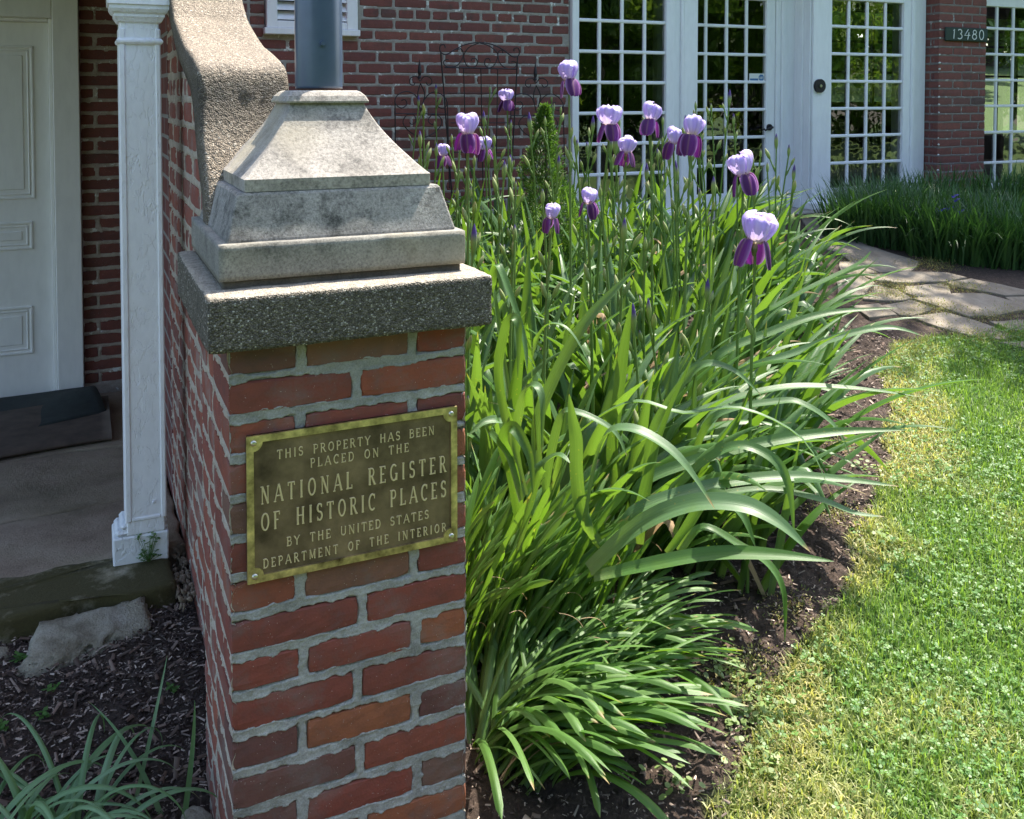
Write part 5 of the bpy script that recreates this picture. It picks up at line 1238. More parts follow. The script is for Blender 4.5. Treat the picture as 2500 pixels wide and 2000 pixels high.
HERO = [([(1235, 1110), (1248, 1000), (1275, 915), (1330, 903), (1400, 938), (1452, 990), (1505, 1072)], 2.25, 2.05, .042),
 ([(1130, 900), (1165, 800), (1225, 690), (1290, 615), (1337, 568)], 2.6, 2.6, .038), ([(1290, 960), (1300, 860), (1312, 760), (1322, 690), (1330, 636)], 2.65, 2.6, .046),
 ([(1350, 1080), (1375, 970), (1408, 870), (1440, 795), (1468, 732)], 2.4, 2.35, .044), ([(1225, 1080), (1214, 1000), (1213, 930), (1205, 880), (1198, 830)], 2.25, 2.2, .036),
 ([(1085, 940), (1095, 860), (1110, 818), (1130, 812), (1142, 850), (1140, 955)], 2.35, 2.2, .026), ([(1180, 960), (1250, 885), (1340, 845), (1440, 870), (1560, 860), (1690, 925), (1752, 1048)], 2.55, 2.3, .030),
 ([(1350, 1020), (1480, 965), (1640, 925), (1780, 908), (1910, 905)], 2.5, 2.55, .036), ([(1330, 1080), (1460, 1030), (1620, 1005), (1760, 1008), (1893, 1024)], 2.35, 2.4, .038),
 ([(1240, 1200), (1340, 1110), (1450, 1062), (1560, 1062), (1640, 1100), (1706, 1162)], 2.2, 2.05, .052), ([(1250, 1215), (1360, 1190), (1500, 1166), (1630, 1168), (1756, 1182)], 2.2, 2.1, .040),
 ([(1420, 900), (1530, 845), (1660, 815), (1800, 818), (1938, 836)], 2.75, 2.8, .036), ([(1070, 960), (1030, 905), (1050, 885), (1020, 888), (984, 918)], 2.2, 2.1, .026),
 ([(1050, 800), (1062, 700), (1078, 668), (1092, 690), (1090, 795)], 2.5, 2.4, .030), ([(1120, 760), (1145, 690), (1180, 684), (1210, 710), (1242, 768)], 2.6, 2.5, .020),
 ([(1090, 1160), (1115, 1060), (1140, 985), (1175, 958), (1200, 975)], 2.2, 2.1, .034), ([(1370, 920), (1420, 830), (1480, 768), (1545, 780), (1602, 832)], 2.6, 2.5, .028),
 ([(1480, 1110), (1560, 1150), (1620, 1190), (1650, 1250), (1652, 1352)], 2.2, 2.1, .026),
 ([(1150, 1010), (1180, 880), (1215, 868), (1290, 905), (1320, 960)], 2.4, 2.3, .026), ([(1440, 1010), (1540, 940), (1620, 960), (1660, 1020), (1672, 1130)], 2.45, 2.3, .030),
 ([(1500, 880), (1640, 845), (1700, 855), (1760, 900), (1790, 960)], 2.7, 2.6, .028), ([(1460, 1060), (1600, 1030), (1720, 1050), (1800, 1080), (1862, 1088)], 2.4, 2.35, .024), ([(1040, 620), (1035, 600), (1050, 560), (1100, 700), (1110, 780)], 2.9, 2.7, .030),
 ([(1500, 760), (1620, 700), (1740, 660), (1890, 648)], 3.1, 3.15, .036), ([(1560, 700), (1680, 620), (1800, 560), (1835, 528)], 3.4, 3.45, .036), ([(1540, 800), (1680, 740), (1800, 700), (1880, 690), (1945, 708)], 3.0, 2.95, .030),
 ([(1095, 1090), (1080, 1000), (1060, 930), (1080, 900), (1115, 960), (1122, 1040)], 2.25, 2.1, .034), ([(1440, 1120), (1500, 1040), (1560, 1080), (1590, 1150)], 2.25, 2.15, .03)]
front = [thing('iris_plant', lab, 'iris', tuple(onG_(a * 1.1596, b * 1.1596)), 'bearded irises growing in the bed behind the pillar') for a, b, lab in ((1180, 1235, 'iris plant with wide arching leaves between the two daffodil clumps and the pillar'), (1330, 1215, 'iris plant whose broad leaves sweep low over the mulch at the bed front'), (1480, 1120, 'iris plant with long leaves reaching right towards the lawn edge'))] if False else []
for i, (x, y, lab) in enumerate(((1.22, 2.42, 'frontmost iris plant with wide drooping leaves, just behind the narrow leaved clumps'), (1.50, 2.36, 'iris plant whose broad leaves sweep low over the mulch at the bed front'), (1.95, 2.62, 'iris plant with long leaves reaching right towards the lawn edge'), (2.5, 3.1, 'iris plant spreading flat leaves toward the flagstone path'), (1.40, 2.24, 'low iris plant with short leaves filling the gap above the dark mulch'), (1.74, 2.44, 'iris plant with fanned leaves low at the bed front, nearest the lawn corner'))):
    front.append(thing('iris_plant', lab, 'iris', (x, y, G(x, y)), 'bearded irises growing in the bed behind the pillar'))
for pts, d0, d1, w_h in HERO:
    r0_ = atd(pts[0][0] * 1.1596, pts[0][1] * 1.1596, d0); par = min(front, key=lambda f_: (f_.location.x - r0_.x) ** 2 + (f_.location.y - r0_.y) ** 2)
    b0_ = par.location; d_ = _F.dot(Vector(b0_) - _C); px_ = PX0 + FPX * _R.dot(Vector(b0_) - _C) / d_; py_ = PY0 - FPX * _U.dot(Vector(b0_) - _C) / d_
    hero(par, [((px_ / 1.1596 + pts[0][0] * 2) / 3, (py_ / 1.1596 + pts[0][1] * 1.2) / 2.2)] + pts if py_ / 1.1596 > pts[0][1] + 40 else pts, d0, d1, w_h)
for f_ in front: leaf_fan(f_, 8, 0, outward=R(-25), arch=.6, spread=80, big=1.05)
# shaded irises by the house wall
SH = [(1068, 215, 5.5, 1.0, 'shaded lavender iris bloom high against the trellis on the brick wall', 10), (1022, 318, 5.0, .95, 'shaded dark violet iris bloom low in front of the trellis', 90), (932, 330, 4.9, .9, 'shaded violet iris bloom just right of the pillar cap, low against the brick wall', 200)]
for (dx, dy, s_, sc, lab, az) in SH:
    p = atd(dx * 1.1596, dy * 1.1596, s_); g = G(p.x, p.y); pl = thing('iris_plant', lab, 'iris', (p.x, p.y, g), 'open bearded irises'); h = p.z - g
    m = MB(); m.tube([(0, 0, 0), (.01, 0, h * .5), (0, 0, h - .03)], .0055, 6, .004); F = [list(q) for q in m.F if len(q) == 4]; A = np.array(m.V)
    put('flower_stem', mesh_np('flower_stem', A, F, M['stem'], True, uv=np.full((len(A), 2), .5)), pl, loc=(0, 0, 0)); add_flower(pl, (0, 0, h), R(az - 115), sc); leaf_fan(pl, 6, 0, arch=.35, spread=180, big=.95)
for k in range(12):
    x = .95 + k * .17 + random.uniform(-.06, .06); y = random.uniform(4.95, 5.45); pl = thing('iris_plant', 'shaded iris plant in the row along the foot of the brick wall', 'iris', (x, y, G(x, y)), 'shaded irises along the brick wall')
    leaf_fan(pl, 7, 0, arch=.4, spread=180, big=.9)
    if k % 2 == 0: add_stem(pl, random.uniform(.7, .95), random.uniform(0, 6))
# daffodil foliage beside the pillar
def daff(x, y, n, leaves, az, spread, rad, label, sc=(.8, 1.1), stretch=(1, 1)):
    pl = thing('daffodil_clump', label, 'daffodil', (x, y, G(x, y)))
    for i in range(n):
        a = random.uniform(0, 6.28); r_ = rad * math.sqrt(random.random()); dx, dy = r_ * math.cos(a) * stretch[0], r_ * math.sin(a) * stretch[1]
        add_leaf(pl, random.choice(leaves), az + R(random.gauss(0, spread)), random.uniform(*sc), (dx, dy, G(x + dx, y + dy) - G(x, y) - .015))
    return pl
d1 = daff(.90, 2.12, 190, DL, R(-12), 45, .17, 'tall dense upright clump of narrow spent daffodil leaves right beside the brick pillar', (.72, 1.08), (1.0, .8))
d3 = daff(1.10, 2.14, 110, DL, R(-15), 40, .15, 'mid clump of narrow leaning daffodil leaves under the arching iris leaves', (.55, .85))
d2 = daff(.86, 1.84, 300, DA, R(-8), 42, .12, 'low sprawling clump of daffodil leaves flopping onto the mulch at the pillar foot', (.7, 1.12), (1.0, .9))
d4 = daff(1.10, 1.99, 170, DA, R(-18), 50, .13, 'middle low clump of flopping daffodil leaves joining the lower clump to the irises', (.6, .95), (1.0, .7))
for i in range(16):   # withered flower heads and a few dead leaves
    par = random.choice((d1, d2, d2, d3)); o = add_leaf(par, random.choice(DA), R(random.uniform(-70, 50)), random.uniform(.12, .2), (random.uniform(-.1, .35), random.uniform(-.1, .15), random.uniform(.18, .34)), name='withered_bloom', tilt=1.2)
    o.data = WB if i else o.data if False else (globals().setdefault('WB', (lambda me: (me.materials.clear(), me.materials.append(M['dry_leaf']), me)[2])(random.choice(DA).copy())))
for i in range(5): o = add_leaf(d2, WB, R(random.uniform(-60, 10)), random.uniform(.35, .6), (random.uniform(-.12, .0), random.uniform(-.12, -.03), 0), name='dead_leaf')
# strap-leaved plant bottom left
ly = thing('daylily_plant', 'strap leaved blue-green daylily clump at the bottom left corner on the mulch', 'daylily', (-.10, 1.93, G(-.1, 1.93)))
for i in range(95): add_leaf(ly, random.choice(LL), R(random.uniform(-180, 180)), random.uniform(.75, 1.15), (random.uniform(-.14, .10), random.uniform(-.08, .12), -.01))
def single_blade(px_, py_, Z, tx, ty, s_, lab, w=.011):
    b = onZ(px_, py_, Z); t = atd(tx, ty, s_); V = []; UV = []; c = (b + t) / 2 + Vector((.015, 0, .05)); n_ = 14
    for i in range(n_ + 1):
        f = i / n_; p = b * (1 - f) ** 2 + c * 2 * f * (1 - f) + t * f * f; wd = w * (1 - f ** 2.2) * .5 + .0004
        for q in (-1, 0, 1): V.append((p.x + q * wd * .93, p.y - q * wd * .37 + (.001 if q == 0 else 0), p.z)); UV.append((.5 + q * .5, f))
    F = [(i * 3 + k, i * 3 + k + 1, i * 3 + k + 4, i * 3 + k + 3) for i in range(n_) for k in (0, 1)]
    o = put('grass_shoot', mesh_np('grass_blade', V, F, M['lily_leaf'], True, uv=UV)); tag(o, lab, 'grass')
single_blade(445, 2030, .03, 475, 1710, 1.95, 'single upright green blade on the mulch next to the pillar')
single_blade(330, 1960, .06, 408, 1600, 2.1, 'single tall thin blade leaning right above the mulch with a dry tip', .008)
single_blade(400, 2010, .03, 215, 1712, 2.0, 'long blade arching left across the mulch from beside the pillar', .012)

# weed at the post base and seedlings
def weed(x, y, z, n, rad, h, lab, nm='weed', s0=.008):
    V = []; F = []; T = []; r3 = random.Random(int(x * 999))
    for i in range(n):
        a = r3.uniform(0, 6.28); q = rad * math.sqrt(r3.random()); px_, py_, pz_ = x + q * math.cos(a), y + q * math.sin(a) * .6, z + r3.uniform(.1, 1) * h
        for k in range(3):
            an = a + k * 2.1; s_ = s0 * r3.uniform(.7, 1.2); d = Vector((math.cos(an), math.sin(an), r3.uniform(-.2, .4))) * s_; e = Vector((-math.sin(an), math.cos(an), .2)) * s_ * .5; c = Vector((px_, py_, pz_)); b = len(V)
            V += [tuple(c), tuple(c + d * .6 + e), tuple(c + d * 1.3), tuple(c + d * .6 - e)]; F.append((b, b + 1, b + 2, b + 3)); g = r3.uniform(.7, 1.2); T += [(.07 * g, .16 * g, .035 * g)] * 4
        b = len(V); V += [(x, y, z), (x + .0015, y, z), (px_ + .001, py_, pz_), (px_, py_, pz_)]; F.append((b, b + 1, b + 2, b + 3)); T += [(.09, .15, .05)] * 4
    o = put(nm, mesh_np(nm, V, F, M['tinted'], False, tint=np.array(T))); tag(o, lab, 'weed'); return o
wp = onY(362, 1330, 2.838); weed(wp.x, 2.832, .222, 36, .030, .085, 'small leafy green weed growing against the base of the white post')
for i, (a, b, l) in enumerate([(130, 1682, 'tiny two leaved seedling on the mulch below the sandstone block'), (417, 1678, 'pale green round seedling on the mulch close to the pillar'), (48, 1605, 'small three leaved weed on the mulch at the left edge beside the sandstone block'), (100, 1738, 'little weed sprout on the mulch above the daylily leaves'), (8, 1765, 'single rounded weed leaf at the very left edge above the daylily')]):
    p = onZ(a, b, .12); g = G(p.x, p.y); p = onZ(a, b, g + .01); weed(p.x, p.y, G(p.x, p.y) + .008, 4 + i % 3, .012, .016, l, 'seedling', .011)

# ------------------------------------------------------------------ mulch chips, grass, clover
def quad_scatter(name, n, gen, mat, kind='stuff'):
    V, F, T = gen(n); return put(name, mesh_np(name, V, F, mat, False, tint=T), kind=kind)
def terrain_z(x, y): return gz(x, y) + ((fbm(x * 14, y * 14, 1, 3) - .5) * .035 + (fbm(x * 60, y * 60, 5, 3) - .5) * .022)
def chips(n):
    xs_, ys_ = [], []
    a = RNG.random((n * 3, 2)); left = RNG.random(n * 3) < .36
    x = np.where(left, -.5 + a[:, 0] * .78, .7 + a[:, 0] * 2.9); y = np.where(left, 1.5 + a[:, 1] * 1.25, 1.4 + a[:, 1] * 2.1)
    e = np.interp(y, LEY, LEX); ok = (left & (x < .262)) | (~left & (x < e + .06) & (x > e - 1.2))
    x, y = x[ok][:n], y[ok][:n]; n = len(x); z = terrain_z(x, y) + .004 + RNG.random(n) * .006
    L = RNG.gamma(1.3, .0045, n) + .003; L = np.minimum(L, .045); bigc = RNG.random(n) < .022; L = np.where(bigc, RNG.uniform(.018, .05, n), L); Wd = L * RNG.uniform(.12, .6, n); Wd = np.where(bigc, RNG.uniform(.006, .014, n), np.minimum(Wd, .006)); Th = Wd * .35
    az = RNG.random(n) * 6.28; pt = RNG.normal(0, .28, n); d = np.stack([np.cos(az) * np.cos(pt), np.sin(az) * np.cos(pt), np.sin(pt)], -1); s = np.stack([-np.sin(az), np.cos(az), RNG.normal(0, .3, n)], -1); u = np.cross(d, s)
    c = np.stack([x, y, z], -1); P_ = []
    for a_, b_, c_ in ((-1, -1, 0), (1, -.6, 0), (1, .6, 0), (-1, 1, 0), (-.9, 0, 1), (.9, 0, 1)): P_.append(c + d * (L * .5 * a_)[:, None] + s * (Wd * .5 * b_)[:, None] + u * (Th * c_)[:, None])
    V = np.stack(P_, 1).reshape(-1, 3); b = np.arange(n)[:, None] * 6; F = np.concatenate([b + np.array([[0, 1, 5, 4]]), b + np.array([[4, 5, 2, 3]]), b + np.array([[0, 4, 3, 3]])[:, [0, 1, 2, 3]]], 0)[: 2 * n]
    g = RNG.random(n) ** 4.5; col = np.array([.035, .020, .015]) + g[:, None] * np.array([.55, .44, .36]); col[RNG.random(n) < .25] *= .6; col[bigc] = col[bigc] * .5 + np.array([.11, .07, .05]) * RNG.uniform(.4, 1.3, (int(bigc.sum()), 1)); return V, F, np.repeat(col, 6, 0)
quad_scatter('mulch_chips', 42000, chips, M['chips'])
def blades(n, straw=False):
    x = RNG.random(n * 3) * 5.6 + .1; y = RNG.random(n * 3) * 3.7 - .1; dens = lawn_amt(x, y)
    e = np.interp(y, LEY, LEX); d_ = x - e
    zc = x * .4163 + y * .9092; xc = x * .9092 - y * .4163; vis = (xc / zc < .74) & (zc > .9)
    ok = (dens > .4) & vis & (y < 3.28 + .05 * np.sin(x * 9)); x, y, d_ = x[ok][:n], y[ok][:n], d_[ok][:n]; n = len(x)
    patch = fbm(x * 3.2, y * 3.2, 77, 3); edge = np.clip(1.15 - (d_ - .10) / .42, 0, 1); p2 = fbm(x * 9, y * 9, 12, 3)
    strawy = np.clip(edge * 1.1 + (patch - .66) * 2.4 + (RNG.random(n) - .5) * .5 + (p2 - .5) * .8, 0, 1)
    h = RNG.uniform(.016, .044, n) * (1 + .35 * (p2 - .5)); az = RNG.random(n) * 6.28; ln = np.abs(RNG.normal(.45, .35, n)) + strawy * .25
    w_ = RNG.uniform(.0009, .0019, n) * 1.35; d = np.stack([np.cos(az) * np.sin(ln), np.sin(az) * np.sin(ln), np.cos(ln)], -1); s = np.stack([-np.sin(az), np.cos(az), 0 * az], -1)
    d2 = np.stack([np.cos(az) * np.sin(ln * 1.9), np.sin(az) * np.sin(ln * 1.9), np.cos(ln * 1.9)], -1)
    c = np.stack([x, y, gz(x, y) - .004], -1); m1 = c + d * (h * .55)[:, None]; t = m1 + d2 * (h * .5)[:, None]
    V = np.stack([c - s * w_[:, None], c + s * w_[:, None], m1 + s * (w_ * .8)[:, None], m1 - s * (w_ * .8)[:, None], t + s * (w_ * .15)[:, None], t - s * (w_ * .15)[:, None]], 1).reshape(-1, 3)
    b = np.arange(n)[:, None] * 6; F = np.concatenate([b + np.array([[0, 1, 2, 3]]), b + np.array([[3, 2, 4, 5]])], 0)
    g1 = np.array([.065, .14, .028]); g2 = np.array([.20, .31, .065]); st = np.array([.46, .40, .20]); k = RNG.random(n)[:, None]
    col = g1 + (g2 - g1) * k; yl = np.array([.27, .28, .085]); col = col * (1 - strawy[:, None] * .9) + (yl * (1 - k) + st * k) * strawy[:, None] * .9
    return V, F, np.repeat(col * (0.85 + .3 * RNG.random((n, 1))), 6, 0)
quad_scatter('lawn_grass', 150000, blades, M['tinted'])
def clover(n):
    x = RNG.random(n * 3) * 5.0 + .3; y = RNG.random(n * 3) * 3.4 + .2; dens = lawn_amt(x, y); zc = x * .4163 + y * .9092; xc = x * .9092 - y * .4163
    cl = fbm(x * 2.6, y * 2.6, 31, 3) + (RNG.random(n * 3) - .5) * .18; ok = (dens > .6) & (xc / zc < .74) & (zc > .9) & (cl > .38) & (y < 3.25); x, y = x[ok][:n], y[ok][:n]; n = len(x)
    z = gz(x, y) + RNG.uniform(.008, .026, n); az = RNG.random(n) * 6.28; r_ = RNG.uniform(.003, .0072, n); Vs = []; tilt = RNG.normal(0, .28, (n, 2))
    for k in range(3):
        a = az + k * 2.094; cx_ = np.cos(a); sy = np.sin(a)
        for (f, g_) in ((.05, 0), (.6, .62), (1.25, .38), (1.25, -.38), (.6, -.62)):
            lx = cx_ * f - sy * g_; ly_ = sy * f + cx_ * g_
            Vs.append(np.stack([x + lx * r_, y + ly_ * r_, z + (lx * tilt[:, 0] + ly_ * tilt[:, 1]) * r_ + .18 * r_ * abs(f)], -1))
    V = np.stack(Vs, 1).reshape(-1, 3); b = np.arange(n)[:, None] * 15; fs = []
    for k in range(3): o_ = k * 5; fs += [b + np.array([[o_, o_ + 1, o_ + 2, o_ + 2]])[:, [0, 1, 2, 3]] * 1] if False else []; 
    F = np.concatenate([np.concatenate([b + np.array([[k * 5, k * 5 + 4, k * 5 + 3, k * 5 + 2]]), b + np.array([[k * 5, k * 5 + 2, k * 5 + 1, k * 5 + 1]])[:, :4]], 0) for k in range(3)], 0)
    F = np.concatenate([b + np.array([[k * 5, k * 5 + 1, k * 5 + 2, k * 5 + 3, k * 5 + 4]]) for k in range(3)], 0)
    q = RNG.random((n, 1)); col = np.array([.06, .16, .03]) * (1 - q) + np.array([.13, .25, .06]) * q; return V, F, np.repeat(col, 15, 0)
quad_scatter('clover', 20000, clover, M['tinted'])
def tufts(n):     # yellow-green mossy weeds in the path joints and along the lawn edge
    cs = [onG(*c5(*q)) for q in [(760, 860), (830, 870), (860, 900), (720, 930), (800, 940), (900, 950), (1060, 1020), (1130, 1030), (1180, 1040), (960, 1075), (1250, 880), (1350, 895), (1230, 870), (1400, 1095), (1500, 1090), (1080, 700), (1150, 740), (1000, 720), (1680, 1230), (1400, 1230), (1250, 1190), (600, 800), (1440, 1240), (1650, 1060), (560, 700)]]
    cs += [Vector((2.2, 2.30, 0)), Vector((1.75, 1.98, 0)), Vector((1.42, 1.78, 0)), Vector((1.5, 1.86, 0)), Vector((1.36, 1.62, 0)), Vector((1.3, 1.52, 0)), Vector((2.55, 2.62, 0))]
    ci = RNG.integers(0, len(cs), n); C_ = np.array([(c.x, c.y) for c in cs])[ci]; big = ci >= 25
    rad = np.where(big, .055, .075)[:, None]; xy = C_ + RNG.normal(0, 1, (n, 2)) * rad * np.array([[1.0, .6]]); x, y = xy[:, 0], xy[:, 1]; z = gz(x, y) + RNG.random(n) * .028
    az = RNG.random(n) * 6.28; s_ = RNG.uniform(.002, .005, n); d = np.stack([np.cos(az), np.sin(az), RNG.normal(.6, .5, n)], -1); s = np.stack([-np.sin(az), np.cos(az), 0 * az], -1); c = np.stack([x, y, z], -1)
    V = np.stack([c, c + d * s_[:, None] + s * (s_ * .5)[:, None], c + d * (s_ * 2)[:, None], c + d * s_[:, None] - s * (s_ * .5)[:, None]], 1).reshape(-1, 3); F = np.arange(n * 4).reshape(n, 4)
    q = RNG.random((n, 1)); col = np.array([.12, .17, .03]) * q + np.array([.28, .22, .09]) * (1 - q); return V, F, np.repeat(col, 4, 0)
quad_scatter('path_weeds', 16000, tufts, M['tinted'])
def cress(n):    # pale round leaved weeds at the edge of the bed
    cs = [onG(*q) for q in [(1745, 1640), (1800, 1680), (1815, 1740), (1850, 1710), (1830, 1660), (1790, 1780), (1760, 1620), (1870, 1760), (1840, 1860), (1870, 1880), (2150, 1320), (2130, 1150), (1650, 1930)]]
    V = []; F = []; T = []; r3 = random.Random(8)
    for i in range(n):
        c = r3.choice(cs); x = c.x + r3.gauss(0, .035); y = c.y + r3.gauss(0, .03); z = G(x, y) + r3.uniform(.005, .025); s_ = r3.uniform(.004, .009); tx, ty = r3.gauss(0, .35), r3.gauss(0, .35); b = len(V)
        for k in range(6): a = k * PI / 3; V.append((x + s_ * math.cos(a), y + s_ * math.sin(a), z + s_ * (tx * math.cos(a) + ty * math.sin(a))))
        F.append(tuple(b + k for k in range(6))); g = r3.uniform(.7, 1.2); T += [(.19 * g, .27 * g, .09 * g)] * 6
    return V, F, np.array(T)
quad_scatter('round_leaf_weeds', 420, cress, M['tinted'])

# ------------------------------------------------------------------ grassy clumps by the right window
def grass_clump(x, y, n, h, lab, rad=.22, seed=0):
    r3 = np.random.default_rng(seed); a = r3.random(n) * 6.28; q = rad * np.sqrt(r3.random(n)); bx = x + q * np.cos(a); by = y + q * np.sin(a) * .8; az = a + r3.normal(0, .8, n); L = h * r3.uniform(.6, 1.08, n); l0 = np.abs(r3.normal(.10, .12, n)) + q * .6; bd = r3.uniform(.15, .9, n); bd = np.where(r3.random(n) < .12, bd + 1.2, bd)
    w_ = r3.uniform(.0045, .0085, n); P_ = np.stack([bx, by, gz(bx, by)], -1); s = np.stack([-np.sin(az), np.cos(az), 0 * az], -1); Vs = []; S = 7
    for i in range(S + 1):
        f = i / S
        if i: an = l0 + bd * f ** 2; P_ = P_ + np.stack([np.cos(az) * np.sin(an), np.sin(az) * np.sin(an), np.cos(an)], -1) * (L / S)[:, None]
        wd = (w_ * (1 - f ** 2.5) + .0003)[:, None]; Vs += [P_ - s * wd, P_ + s * wd]
    V = np.stack(Vs, 1).reshape(-1, 3); b = np.arange(n)[:, None] * (2 * (S + 1)); F = np.concatenate([b + np.array([[2 * i, 2 * i + 1, 2 * i + 3, 2 * i + 2]]) for i in range(S)], 0)
    g = r3.random((n, 1)); col = np.array([.020, .062, .020]) * (1 - g) + np.array([.065, .14, .040]) * g; T = np.repeat(col, 2 * (S + 1), 0)
    root = thing('grass_clump', lab, 'iris', (x, y, G(x, y)), 'narrow leaved iris clumps under the right windows')
    fo = put('foliage', mesh_np('foliage', V, F, M['tinted_dark'], True, tint=T), root, kind='stuff'); return root
gc = []
fl_ = [onG(a, b) for a, b in ((2128, 597), (2170, 603), (2215, 612), (2275, 622), (2330, 640), (2390, 652), (2450, 658), (2510, 662), (2570, 668))]
pts_ = [(p.x + .02, p.y + .17) for p in fl_] + [(p.x + .30, p.y + .50) for p in fl_[1:]] + [(5.35, 5.1), (5.75, 5.2), (6.15, 5.25), (6.6, 5.15), (7.1, 5.2), (7.5, 5.0)]
for i, (x, y) in enumerate(pts_):
    k_ = ('front row by the path' if i < 9 else ('second row' if i < 17 else 'back row against the house')); q_ = (PX0 + FPX * _R.dot(Vector((x, y, .6)) - _C) / _F.dot(Vector((x, y, .6)) - _C))
    gc.append(grass_clump(x, y, 270, .40, 'dark grassy iris clump, %s, %s' % (k_, 'below the right glazed panel' if q_ < 2230 else ('before the brick pier' if q_ < 2400 else 'below the far right window')), seed=i))
def small_blue(p, par):
    m_ = MB()
    for k in range(5):
        a = k * 1.257; d = Vector((math.cos(a), math.sin(a) * .8, .2 - .5 * (k % 2))); s_ = .028; e = Vector((-math.sin(a), math.cos(a), .1)) * s_ * .45; c = Vector(p)
        m_.add([c, c + d * s_ * .6 + e, c + d * s_ * 1.4, c + d * s_ * .6 - e], [(0, 1, 2, 3)])
    A = np.array(m_.V); put('blue_flower', mesh_np('blue_flower', A, m_.F, M['petal'], False, tint=np.tile([[.045, .035, .30]], (len(A), 1))), par)
for (a, b) in ((2298, 512), (2318, 508), (2334, 488), (2345, 515), (2330, 478)): small_blue(onY(a, b, fl_[4].y + .10), gc[4])

# ------------------------------------------------------------------ trellises
def spiral(c, r0, a0, turns, n=22, shrink=.8): return [(c[0] + r0 * (1 - shrink * i / n) * math.cos(a0 + turns * 2 * PI * i / n), c[1] + r0 * (1 - shrink * i / n) * math.sin(a0 + turns * 2 * PI * i / n)) for i in range(n + 1)]
YT = 5.72
def t3(x, y): p = onY(940 + x / 3.75, 60 + y / 3.75, YT); return (p.x, p.y, p.z)
def wire(m_, pts, r=.0042): m_.tube([t3(p[0], p[1]) for p in bz([(a, b, 0) for a, b in pts])], r, 5)
tr = thing('trellis', 'black iron trellis with an arched scrollwork top, the tallest of the three', 'trellis', t3(880, 1500), 'iron trellises against the brick wall')
m = MB(); wire(m, [(510, 250), (640, 1900)], .005); wire(m, [(1215, 290), (1130, 1900)], .005); wire(m, [(545, 392), (870, 400), (1200, 408)], .0045)
for a, b in ((720, 760), (878, 905), (1032, 1010)): wire(m, [(a, 405), (b, 1900)], .0036)
for yy, a, b in ((628, 572, 1190), (900, 600, 1172), (1170, 625, 1160)): wire(m, [(a, yy), (b, yy)], .003)
m.build('frame', M['black_iron'], tr)
m = MB(); wire(m, [(553, 215), (540, 185), (505, 195), (508, 250), (560, 275), (640, 230), (740, 182), (860, 165), (980, 182), (1080, 230), (1160, 290), (1215, 292), (1232, 250), (1215, 215), (1180, 225), (1185, 245)], .0042); m.build('top_rail', M['black_iron'], tr)
for pts in ([(658, 230), (700, 225), (715, 290), (660, 375), (570, 385), (535, 350), (560, 320), (583, 325)], [(860, 170), (770, 210), (722, 285), (745, 370), (800, 398), (845, 360), (835, 315), (800, 312), (790, 335)], [(870, 170), (960, 200), (1030, 270), (1005, 365), (950, 398), (910, 360), (925, 315), (955, 315), (965, 340)], [(1080, 265), (1070, 235), (1035, 260), (1050, 350), (1110, 400), (1180, 400), (1205, 360), (1180, 338), (1155, 345)]):
    m = MB(); wire(m, pts, .0036); m.build('scroll', M['black_iron'], tr)
def side_trellis(cx, dy, lab, flip=1):
    t_r = thing('trellis', lab, 'trellis', t3(cx, 1400), 'iron trellises against the brick wall'); f = lambda L: [(cx + flip * (a - 325), b + dy) for a, b in L]
    m_ = MB(); wire(m_, f([(325, 540), (365, 640), (340, 760), (350, 900), (350, 1500)]), .004); wire(m_, f([(325, 540), (300, 640), (320, 760), (345, 850)]), .0036); wire(m_, f([(92, 720), (98, 1500)]), .004); wire(m_, f([(572, 720), (590, 1500)]), .004); wire(m_, f([(92, 815), (572, 820)]), .0036); m_.build('frame', M['black_iron'], t_r)
    for pts in ([(320, 520), (290, 475), (235, 490), (228, 540), (262, 555), (275, 530)], [(325, 520), (360, 475), (415, 490), (430, 535), (395, 555), (375, 530)], [(310, 700), (270, 640), (190, 612), (110, 650), (92, 720), (150, 765), (200, 730), (185, 690), (150, 695)], [(360, 690), (400, 640), (460, 618), (530, 650), (572, 720), (530, 768), (470, 740), (475, 700), (505, 698)], [(340, 1040), (230, 985), (165, 900), (200, 830), (260, 825), (285, 880), (250, 915), (225, 895)], [(350, 1040), (460, 985), (520, 900), (490, 835), (430, 828), (395, 880), (430, 915), (455, 895)]):
        m_ = MB(); wire(m_, f(pts), .0036); m_.build('scroll', M['black_iron'], t_r)
    m_ = MB(); c0 = t3(cx - flip * 8, 495 + dy); m_.lathe(c0, [(.004, 0), (.012, .006), (.008, .02), (.014, .045), (.010, .075), (.003, .11), (.001, .125)], 8); m_.build('finial', M['black_iron'], t_r)
side_trellis(325, 0, 'smaller black scroll trellis with pointed finial, left of the arched trellis')
side_trellis(1385, 18, 'smaller black scroll trellis with pointed finial, right of the arched trellis')
